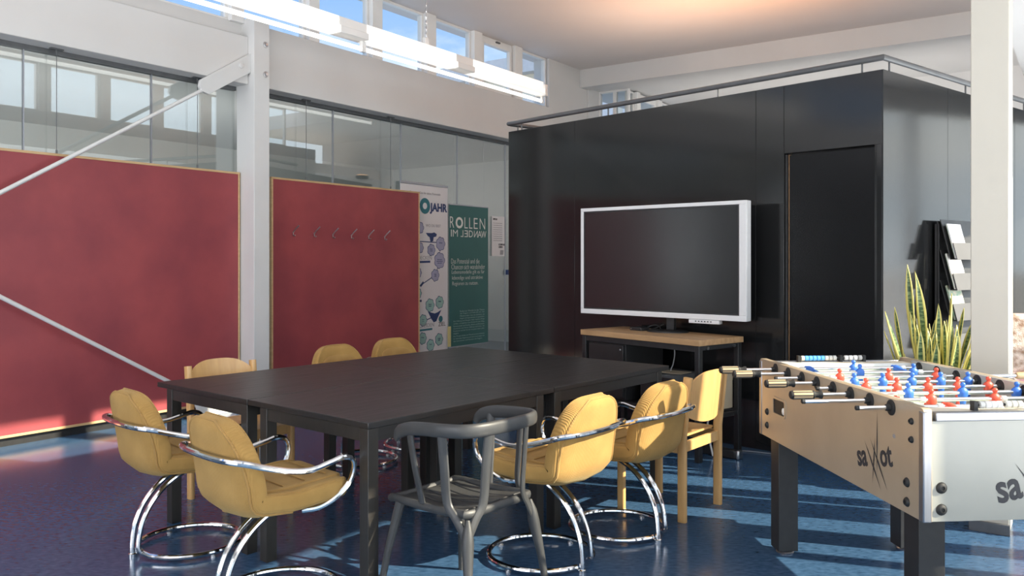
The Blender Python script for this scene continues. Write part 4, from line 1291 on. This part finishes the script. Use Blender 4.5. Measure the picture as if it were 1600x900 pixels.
# ================================================================== TABLE FOOTBALL
KO = Vector((1.358, 2.745, 0)); KRZ = math.atan2(0.0804, 0.9968)
kick = empty('football_table', KO, KRZ)     # local x across (to the right), y into the picture
KW, KL = 0.757, 1.43
ZB, ZT_, ZR = 0.535, 0.911, 0.88
PT = 0.03
def side_poly():
    r = 0.014
    return [(0, ZB), (KL, ZB), (KL, ZT_ - r), (KL - r * 0.3, ZT_ - r * 0.3), (KL - r, ZT_), (r, ZT_), (r * 0.3, ZT_ - r * 0.3), (0, ZT_ - r)]
HOLES = [1.231 - 0.1474 * i for i in range(8)]
for x0, nm in ((0, 'left'), (KW - PT, 'right')):
    m = MB()
    pts = side_poly()
    m.hexa([(x0, p[0], p[1]) for p in pts], [(x0 + PT, p[0], p[1]) for p in pts])
    m.build('side_panel', M['kick_side'], kick, smooth=0, bevel=0.002)
MB().box(PT, KW - PT, 0.004, 0.028, ZB, 0.868).build('end_panel', M['kick_end'], kick, bevel=0.001)
MB().box(PT, KW - PT, KL - 0.028, KL - 0.004, ZB, 0.868).build('end_panel', M['kick_end'], kick, bevel=0.001)
for y0 in (-0.003, KL - 0.027):
    MB().box(PT + 0.012, KW - PT - 0.012, y0, y0 + 0.03, 0.868, 0.897).build('end_trim', M['alu'], kick, bevel=0.003)
for x0 in (-0.003, KW - 0.027):
    for y0 in (-0.004, KL - 0.026):
        MB().box(x0, x0 + 0.03, y0, y0 + 0.03, ZB - 0.001, 0.9).build('corner_profile', M['alu'], kick, bevel=0.004)
for y0, y1 in ((0.027, 0.115), (KL - 0.115, KL - 0.027)):
    MB().box(PT, KW - PT, y0, y1, 0.872, 0.893).build('end_board', M['kick_cream'], kick, bevel=0.002)
MB().box(PT, KW - PT, 0.03, KL - 0.03, 0.775, 0.790).build('playing_field', M['kick_field'], kick, smooth=0)
MB().box(PT, KW - PT, 0.03, KL - 0.03, 0.60, 0.615).build('ball_tray', M['black'], kick, smooth=0)
for y0, y1, in ((KL - 0.13, KL - 0.115), (0.115, 0.13)):
    MB().hexa([(PT, y0, 0.79), (KW - PT, y0, 0.79), (KW - PT, y1, 0.79), (PT, y1, 0.79)], [(PT, y0 + (0.008 if y0 > 1 else 0), 0.893), (KW - PT, y0 + (0.008 if y0 > 1 else 0), 0.893), (KW - PT, y1 - (0.0 if y0 > 1 else 0.008), 0.893), (PT, y1 - (0.0 if y0 > 1 else 0.008), 0.893)]).build('inner_end_wall', M['kick_white'], kick, smooth=0)
for x0 in (PT, KW - PT - 0.012):
    MB().box(x0, x0 + 0.012, 0.13, KL - 0.13, 0.79, 0.9095).build('inner_side_wall', M['kick_liner'], kick, smooth=0)
for x0, y0 in ((0.055, 0.12), (KW - 0.15, 0.12), (0.004, KL - 0.225), (KW - 0.15, KL - 0.225)):
    lg = MB().box(x0, x0 + 0.095, y0, y0 + 0.095, 0.018, ZB + 0.06).build('leg', M['black'], kick, bevel=0.002)
    MB().lathe([(0.040, 0.0), (0.042, 0.006), (0.036, 0.014), (0.012, 0.017), (0.012, 0.03)], 20, Matrix.Translation((x0 + 0.05, y0 + 0.047, 0))).build('levelling_foot', M['steel'], lg)
def bolt(mtx, r=0.0125, name='bolt'):
    m = MB()
    m.lathe([(r * 1.25, 0), (r * 1.2, 0.003), (r * 0.8, 0.009), (r * 0.45, 0.0095), (r * 0.40, 0.006)], 16, mtx)
    return m.build(name, M['rubber'], kick, smooth=40)
def sidem(y, z, x=0.0): return frame_mtx((x, y, z), (0, -1, 0), (0, 0, 1))
for y, z in ((1.334, 0.66), (1.334, 0.594), (0.07, 0.856), (0.07, 0.794), (0.098, 0.642), (0.098, 0.575)):
    bolt(sidem(y, z), 0.0135 if z < 0.75 else 0.0095)
def endm(x, z): return frame_mtx((x, 0.004, z), (1, 0, 0), (0, 0, 1))
for x in (0.064, KW - 0.064):
    for z in (0.647, 0.575):
        bolt(endm(x, z), 0.0155)
# ball window in the side panel
m = MB()
rr = rounded_rect(0.15, 0.088, 0.014)
rr2 = rounded_rect(0.130, 0.068, 0.010)
n_ = len(rr)
mt = sidem(1.188, 0.706)
m.add([(p[0], p[1], 0.005) for p in rr] + [(p[0], p[1], 0.005) for p in rr2] + [(p[0], p[1], 0.0) for p in rr] + [(p[0], p[1], 0.0005) for p in rr2],
      [(k, (k + 1) % n_, n_ + (k + 1) % n_, n_ + k) for k in range(n_)] + [(k, (k + 1) % n_, 2 * n_ + (k + 1) % n_, 2 * n_ + k) for k in range(n_)] + [(n_ + k, n_ + (k + 1) % n_, 3 * n_ + (k + 1) % n_, 3 * n_ + k) for k in range(n_)], mt)
m.build('ball_window_frame', M['kick_side'], kick, smooth=30)
m = MB(); m.add([(p[0], p[1], 0.0008) for p in rr2], [tuple(range(len(rr2)))], mt); m.build('ball_window', M['rubber'], kick, smooth=0)
m = MB(); m.lathe([(0.004, -0.016), (0.012, -0.011), (0.016, 0), (0.012, 0.011), (0.004, 0.016)], 14, Matrix.Translation((-0.002, 1.137, 0.695)) @ Matrix.Diagonal((0.35, 1, 1, 1)))
m.build('ball', M['kick_white'], kick, smooth=60)
# brand lettering with scratch-like crossed strokes
def wordmark(mtx, sc):
    lettering('sa', 0.175 * sc, M['ink'], kick, mtx, bold=0.004 * sc, sx=0.80)
    lettering('ot', 0.175 * sc, M['ink'], kick, mtx @ Matrix.Translation((0.260 * sc, 0.0, 0)), bold=0.004 * sc, sx=0.80)
    m = MB()
    def scratch(x0, y0, x1, y1, wd=0.0052):
        d = Vector((x1 - x0, y1 - y0, 0)) * sc; nr = Vector((-d.y, d.x, 0)).normalized() * wd * sc
        p0, p1 = Vector((x0 * sc, y0 * sc, 0.0006)), Vector((x1 * sc, y1 * sc, 0.0006)); pm_ = p0.lerp(p1, 0.5)
        m.add([p0, pm_ - nr, p1, pm_ + nr], [(0, 1, 2, 3)], mtx)
    scratch(0.108, 0.145, 0.235, -0.135, 0.007); scratch(0.175, 0.155, 0.300, -0.13, 0.007)
    scratch(0.145, -0.10, 0.235, 0.16); scratch(0.205, -0.055, 0.290, 0.30)
    m.build('lettering', M['ink'], kick, smooth=0)
ang = math.radians(13)
ms = frame_mtx((-0.0008, 0.436, 0.618), (0, -1, 0), (0, 0, 1)) @ Matrix.Rotation(ang, 4, 'Z')
wordmark(ms, 0.66)
lettering('®', 0.022, M['greyink'], kick, ms @ Matrix.Translation((0.278, 0.095, 0)))
me_ = frame_mtx((0.262, 0.0032, 0.592), (1, 0, 0), (0, 0, 1)) @ Matrix.Rotation(ang, 4, 'Z')
wordmark(me_, 0.80)

# players
def player_mesh():
    m = MB()
    m.lathe([(0.0045, 0.0385), (0.0085, 0.036), (0.0098, 0.031), (0.0090, 0.026), (0.0060, 0.022), (0.0062, 0.019)], 10)
    m.lathe([(0.006, 0.021), (0.012, 0.017), (0.0195, 0.010), (0.0205, 0.0), (0.0190, -0.012), (0.0165, -0.022), (0.015, -0.026)], 12, sx=1.0, sy=0.72)
    m.lathe([(0.015, -0.024), (0.011, -0.045), (0.010, -0.062), (0.0125, -0.066), (0.0125, -0.077)], 8, sx=1.0, sy=0.75)
    me = m.build('player', M['blue'], kick, smooth=60)
    return me
p_blue = player_mesh()
p_red_mesh = p_blue.data.copy(); p_red_mesh.materials.clear(); p_red_mesh.materials.append(M['redp'])
p_blue_mesh = p_blue.data
bpy.data.objects.remove(p_blue)
ROD = {0: ((0.165, 0.385, 0.60), 'b', -0.272, True), 1: ((0.342, 0.600), 'b', -0.259, True), 2: ((0.173, 0.398, 0.619), 'r', -0.120, False),
       3: ((0.165, 0.290, 0.420, 0.550, 0.672), 'b', -0.225, True), 4: ((0.140, 0.270, 0.402, 0.532, 0.664), 'r', -0.066, False),
       5: ((0.234, 0.457, 0.680), 'b', -0.242, True), 6: ((0.238, 0.488), 'r', -0.257, False), 7: ((0.215, 0.385, 0.58), 'r', -0.126, False)}
for i, (xs, c, tip, grip) in ROD.items():
    y = HOLES[i]
    x_end = {True: KW + 0.11, False: KW + 0.25}[grip]
    start = tip + (0.115 if grip else 0.0)
    rod = MB().sweep([(start, y, ZR), (x_end, y, ZR)], 0.0078, seg=12).build('rod', M['chrome'], kick)
    for xh in (-0.0, KW):
        sgn = -1 if xh == 0 else 1
        b = MB().lathe([(0.028, 0.0), (0.028, 0.003), (0.022, 0.006), (0.013, 0.007), (0.012, 0.020), (0.010, 0.022)], 20, frame_mtx((xh, y, ZR), (0, 0, 1), (0, 1, 0) if sgn < 0 else (0, -1, 0)))
        b.build('rod_bearing', M['rubber'], rod, smooth=40)
    for xi, sgn in ((PT + 0.012, 1), (KW - PT - 0.012, -1)):
        MB().lathe([(0.027, 0.0), (0.027, 0.003), (0.014, 0.006), (0.012, 0.014)], 20, frame_mtx((xi, y, ZR), (0, 0, 1), (0, -1, 0) if sgn > 0 else (0, 1, 0))).build('rod_bearing', M['rubber'], rod, smooth=40)
    if grip:
        hm = frame_mtx((tip, y, ZR), (0, 1, 0), (0, 0, 1))
        MB().lathe([(0.008, -0.004), (0.015, 0.0), (0.0165, 0.006), (0.0165, 0.0085)], 16, hm).build('handle_cap', M['rubber'], rod)
        MB().lathe([(0.0160, 0.008), (0.0165, 0.012), (0.0165, 0.082), (0.0160, 0.086)], 16, hm).build('handle', M['handle_wood'], rod)
        g_ = MB()
        for k in range(8):
            a = 2 * math.pi * k / 8
            g_.sweep([hm @ Vector((0.0165 * math.cos(a), 0.0165 * math.sin(a), 0.009)), hm @ Vector((0.0165 * math.cos(a), 0.0165 * math.sin(a), 0.085))], 0.0022, seg=6)
        g_.build('handle_ribs', M['rubber'], rod)
        MB().lathe([(0.0165, 0.085), (0.0165, 0.092), (0.0125, 0.097), (0.0125, 0.112), (0.0165, 0.118), (0.0165, 0.124), (0.009, 0.126)], 16, hm).build('handle_collar', M['rubber'], rod)
        MB().lathe([(0.009, 0.0), (0.010, 0.003), (0.010, 0.018), (0.008, 0.020)], 12, frame_mtx((x_end - 0.005, y, ZR), (0, 1, 0), (0, 0, 1))).build('rod_end', M['rubber'], rod)
    else:
        MB().lathe([(0.007, -0.006), (0.0088, -0.004), (0.0088, 0.006)], 12, frame_mtx((tip, y, ZR), (0, 1, 0), (0, 0, 1))).build('rod_end', M['rubber'], rod)
        hm = frame_mtx((x_end - 0.01, y, ZR), (0, 1, 0), (0, 0, 1))
        MB().lathe([(0.0125, 0.0), (0.0165, 0.012), (0.0165, 0.115), (0.012, 0.12)], 16, hm).build('handle', M['handle_wood'], rod)
    for k, x in enumerate(xs):
        p = bpy.data.objects.new('player', p_blue_mesh if c == 'b' else p_red_mesh)
        COL.objects.link(p)
        p.parent = rod
        p.location = (x, y, ZR)
        lying = (i == 0 and k != 1) or (i == 7)
        p.rotation_euler = (math.radians(-86 if lying else (4 * ((k * 7 + i * 3) % 3 - 1))), 0, 0)
        p.scale = (1.02, 1.0, 1.05)
    for x in (xs[0] - 0.034, xs[-1] + 0.034):
        if PT + 0.03 < x < KW - PT - 0.03:
            s_ = MB()
            for q in range(4):
                s_.lathe([(0.0085, 0), (0.0125, 0.002), (0.0085, 0.004)], 10, frame_mtx((x - 0.012 + 0.006 * q, y, ZR), (0, 1, 0), (0, 0, 1)))
            s_.build('rod_spring', M['bead_white'], rod)
# score counters lying on the end boards
def score(x0, y, beads, gap_at):
    bar = MB().sweep([(x0 - 0.012, y, 0.912), (x0 + 0.325, y, 0.912)], 0.005, seg=8)
    for x in (x0 - 0.01, x0 + 0.205, x0 + 0.325):
        bar.box(x - 0.007, x + 0.007, y - 0.012, y + 0.012, 0.893, 0.925)
    b = bar.build('score_counter', M['rubber'], kick)
    for x, mt_ in beads:
        MB().lathe([(0.0085, 0), (0.0125, 0.002), (0.0125, 0.017), (0.0085, 0.019)], 12, frame_mtx((x0 + x, y, 0.912), (0, 1, 0), (0, 0, 1))).build('score_bead', M[mt_], b)
score(0.195, 1.395, [(0.0 + 0.0205 * k, t) for k, t in enumerate(('bead_grey', 'bead_blue', 'bead_blue', 'bead_blue', 'bead_blue', 'bead_blue', 'bead_grey', 'bead_grey', 'bead_grey'))] + [(0.225 + 0.024 * k, t) for k, t in enumerate(('bead_white', 'bead_white', 'bead_white', 'bead_grey'))], 0)
score(0.218, 0.05, [(0.006, 'bead_grey'), (0.028, 'bead_white'), (0.048, 'bead_white'), (0.068, 'bead_white'), (0.10, 'bead_grey'), (0.121, 'bead_grey'), (0.142, 'bead_grey'), (0.23, 'bead_blue'), (0.25, 'bead_blue')], 0)
tag(kick, 'table football game with silver side panels and blue and red players, on black legs', 'football table')

# ================================================================== PLANT, RACK, ARMCHAIR ON THE RIGHT
plant = empty('snake_plant', (2.66, 5.22, 0))
MB().lathe([(0.15, 0.0), (0.17, 0.02), (0.21, 0.42), (0.22, 0.45), (0.20, 0.455), (0.19, 0.41)], 28).build('plant_pot', M['pot'], plant, smooth=50)
MB().lathe([(0.188, 0.40), (0.05, 0.415)], 20).build('soil', M['soil'], plant)
def leaf(bx_, by_, tipx, tipy, tipz, w0, twist=0.6, bend=0.0):
    n = 14
    vs_, fs, ed = [], [], []
    base = Vector((bx_, by_, 0.40)); tip = Vector((tipx, tipy, tipz))
    mid = base.lerp(tip, 0.5) + Vector((bend, bend * 0.3, 0.03))
    for i in range(n + 1):
        t = i / n
        c = base * (1 - t) ** 2 + mid * 2 * t * (1 - t) + tip * t * t
        wd = w0 * (0.55 + 0.9 * t - 0.2 * t * t) * (1 - t ** 5) if t < 1 else 0.0008
        a = 0.3 + twist * t * 2.2
        d = Vector((math.cos(a), math.sin(a), 0))
        nrm = Vector((-math.sin(a), math.cos(a), 0))
        for k, s in enumerate((-1, -0.55, 0, 0.55, 1)):
            vs_.append(c + d * (wd * s) + nrm * (wd * 0.35 * s * s))
            ed.append(1.0 if abs(s) > 0.9 else (0.5 if abs(s) > 0.5 else 0.0))
    for i in range(n):
        for k in range(4):
            a_ = i * 5 + k
            fs.append((a_, a_ + 1, a_ + 6, a_ + 5))
    o = MB().add(vs_, fs).build('leaf', M['leaf'], plant, smooth=80)
    at_ = o.data.attributes.new('edge', 'FLOAT', 'POINT')
    for i, e in enumerate(ed): at_.data[i].value = e
    md = o.modifiers.new('thickness', 'SOLIDIFY'); md.thickness = 0.004
    return o
# tips given as offsets from the pot centre: x to the right, height above the floor
LV = [(-0.06, 0.02, -0.17, 0.02, 1.375, .026, 1.1, -0.02), (-0.02, 0.05, -0.105, 0.06, 1.335, .025, 1.5, 0.05), (-0.10, -0.04, -0.345, -0.06, 1.085, .028, 0.3, 0.0),
      (-0.08, 0.03, -0.235, 0.05, 1.105, .024, 0.8, -0.03), (-0.05, 0.0, -0.165, 0.0, 1.085, .016, 1.4, 0.0), (0.03, -0.03, 0.085, -0.03, 1.195, .034, 0.5, 0.05),
      (0.05, -0.07, 0.275, -0.10, 1.105, .028, 0.2, -0.01), (0.08, 0.04, 0.21, 0.06, 1.10, .026, 0.7, 0.03), (0.02, -0.08, -0.01, -0.12, 1.03, .024, 0.9, 0.02),
      (-0.01, 0.06, 0.045, 0.10, 1.02, .024, 1.0, 0.0), (0.09, -0.02, 0.235, -0.02, 0.985, .026, 0.4, 0.04), (0.06, 0.08, 0.13, 0.12, 1.02, .024, 0.9, 0.0),
      (-0.09, 0.06, -0.27, 0.12, 0.95, .022, 0.5, 0.0), (-0.04, -0.09, -0.11, -0.15, 0.93, .024, 0.7, 0.0), (0.10, 0.02, 0.33, 0.04, 0.90, .024, 0.4, 0.0),
      (0.0, 0.0, 0.015, 0.0, 1.13, .022, 1.3, 0.02), (-0.11, 0.0, -0.22, -0.05, 0.82, .020, 0.6, 0.0), (0.04, -0.10, 0.17, -0.16, 0.90, .024, 0.8, 0.0),
      (-0.06, -0.06, -0.05, -0.10, 0.98, .024, 1.2, -0.03), (0.07, -0.05, 0.10, -0.06, 1.0, .022, 1.6, 0.02), (0.01, 0.09, -0.06, 0.15, 1.05, .022, 0.7, 0.0), (-0.02, -0.03, 0.06, -0.05, 1.06, .022, 0.4, 0.05),
      (0.10, 0.05, 0.29, 0.10, 1.02, .022, 0.9, 0.0), (-0.08, -0.02, -0.13, -0.02, 1.0, .022, 0.9, 0.0)]
for a in LV: leaf(*(a[:5] + (a[5] * 1.25,) + a[6:]))
rl = random.Random(5)
for k in range(14):
    a_ = rl.uniform(0, 6.28); rr_ = rl.uniform(0.02, 0.12); rt = rr_ + rl.uniform(0.04, 0.2)
    leaf(rr_ * math.cos(a_), rr_ * math.sin(a_), rt * math.cos(a_), rt * math.sin(a_), rl.uniform(0.72, 1.0), rl.uniform(0.022, 0.030), rl.uniform(0.3, 1.6), rl.uniform(-0.05, 0.05))
tag(plant, 'potted snake plant with yellow-edged leaves behind the football table', 'plant')

RO = Vector((3.10, 5.80, 0)); RRZ = math.atan2(0.63083, 0.775921)
rack = empty('brochure_rack', RO, RRZ)      # local x along the cabin side, y back to it
RWD = 0.52
for x in (0.0, RWD - 0.02):
    MB().box(x, x + 0.02, 0.12, 0.15, 0.03, 1.66).build('rack_post', M['black'], rack, bevel=0.002)
MB().box(-0.03, RWD + 0.03, -0.14, 0.16, 0.0, 0.03).build('rack_base', M['black'], rack, bevel=0.004)
MB().box(0.0, RWD, 0.125, 0.135, 0.30, 1.68).build('rack_back', M['black'], rack, smooth=0)
for k in range(6):
    zt = 1.69 - 0.215 * k
    zb_ = zt - 0.28
    yb, yf = 0.115, 0.045
    m = MB()
    m.hexa([(0, yf - 0.006, zb_), (RWD, yf - 0.006, zb_), (RWD, yf, zb_), (0, yf, zb_)], [(0, yb - 0.006, zt), (RWD, yb - 0.006, zt), (RWD, yb, zt), (0, yb, zt)])
    m.build('rack_tray', M['black'], rack, smooth=0)
    m = MB()
    m.hexa([(0, yf - 0.050, zb_), (RWD, yf - 0.050, zb_), (RWD, yf - 0.045, zb_), (0, yf - 0.045, zb_)], [(0, yf - 0.022, zb_ + 0.115), (RWD, yf - 0.022, zb_ + 0.115), (RWD, yf - 0.017, zb_ + 0.115), (0, yf - 0.017, zb_ + 0.115)])
    m.box(0, RWD, yf - 0.05, yf, zb_ - 0.004, zb_)
    m.build('rack_lip', M['tray'], rack, smooth=0)
tag(rack, 'dark metal brochure rack beside the black cabin, partly hidden by the pillar', 'rack')
def brochure(k, x, w_, h_, material, label, grp='brochures in the rack'):
    zt = 1.69 - 0.215 * k; zb_ = zt - 0.28
    p0 = RO + BB * x - BOUT * -0.0 + Vector((0, 0, zb_ + 0.005))
    yl = Vector((-BB.y, BB.x, 0))
    base = RO + BB * x + yl * 0.010 + Vector((0, 0, zb_ + 0.004))
    e_ = empty('brochure', base, RRZ)
    tilt = 0.070 / 0.28
    m = MB().hexa([(0, 0, 0), (w_, 0, 0), (w_, 0.008, 0), (0, 0.008, 0)], [(0, tilt * h_, h_), (w_, tilt * h_, h_), (w_, tilt * h_ + 0.008, h_), (0, tilt * h_ + 0.008, h_)])
    m.build('cover', material, e_, smooth=0)
    m = MB().hexa([(0.002, 0.0085, 0.001), (w_ - 0.002, 0.0085, 0.001), (w_ - 0.002, 0.013, 0.001), (0.002, 0.013, 0.001)], [(0.002, tilt * h_ + 0.0085, h_ - 0.003), (w_ - 0.002, tilt * h_ + 0.0085, h_ - 0.003), (w_ - 0.002, tilt * h_ + 0.013, h_ - 0.003), (0.002, tilt * h_ + 0.013, h_ - 0.003)])
    m.build('pages', M['greenmag'], e_, smooth=0)
    tag(e_, label, 'brochure', grp)
    return e_
brochure(0, 0.02, 0.21, 0.245, M['paper'], 'white brochure in the top tray of the dark rack')
brochure(1, 0.01, 0.21, 0.25, M['magazine'], 'white brochure with orange mark in the second tray of the rack')
brochure(2, 0.01, 0.21, 0.24, M['greenmag'], 'green edged magazine in the third tray of the rack')

# pink floral armchair at the right edge
ac = empty('armchair', (3.33, 5.02, 0), math.radians(-20))
m = MB(); m.box(-0.36, 0.36, -0.36, 0.36, 0.12, 0.40); m.build('seat_base', M['pinkfabric'], ac, bevel=0.05, bseg=4)
m = MB(); m.hexa([(-0.36, 0.22, 0.36), (0.36, 0.22, 0.36), (0.36, 0.40, 0.36), (-0.36, 0.40, 0.36)], [(-0.35, 0.32, 1.02), (0.35, 0.32, 1.02), (0.35, 0.46, 1.0), (-0.35, 0.46, 1.0)]); m.build('backrest', M['pinkfabric'], ac, bevel=0.05, bseg=4)
for sx_ in (-1, 1):
    m = MB(); m.box(sx_ * 0.36 - 0.08, sx_ * 0.36 + 0.08, -0.36, 0.32, 0.12, 0.66); m.build('armrest', M['pinkfabric'], ac, bevel=0.06, bseg=4)
    for yy in (-0.28, 0.30):
        MB().lathe([(0.015, 0), (0.024, 0.125)], 12, Matrix.Translation((sx_ * 0.30, yy, 0))).build('leg', M['oak'], ac)
tag(ac, 'pink floral upholstered armchair at the right edge behind the pillar', 'armchair')
tw = empty('throw_blanket', (3.33, 5.02, 0.0), math.radians(-20))
m = MB(); m.hexa([(-0.38, 0.10, 0.70), (-0.10, 0.10, 0.70), (-0.10, 0.20, 0.70), (-0.38, 0.20, 0.70)], [(-0.36, 0.24, 1.06), (-0.08, 0.24, 1.06), (-0.08, 0.33, 1.06), (-0.36, 0.33, 1.06)])
m.build('fluffy_throw', M['fur'], tw, bevel=0.035, bseg=4)
tag(tw, 'brown and white fluffy throw over the pink armchair backrest', 'blanket')
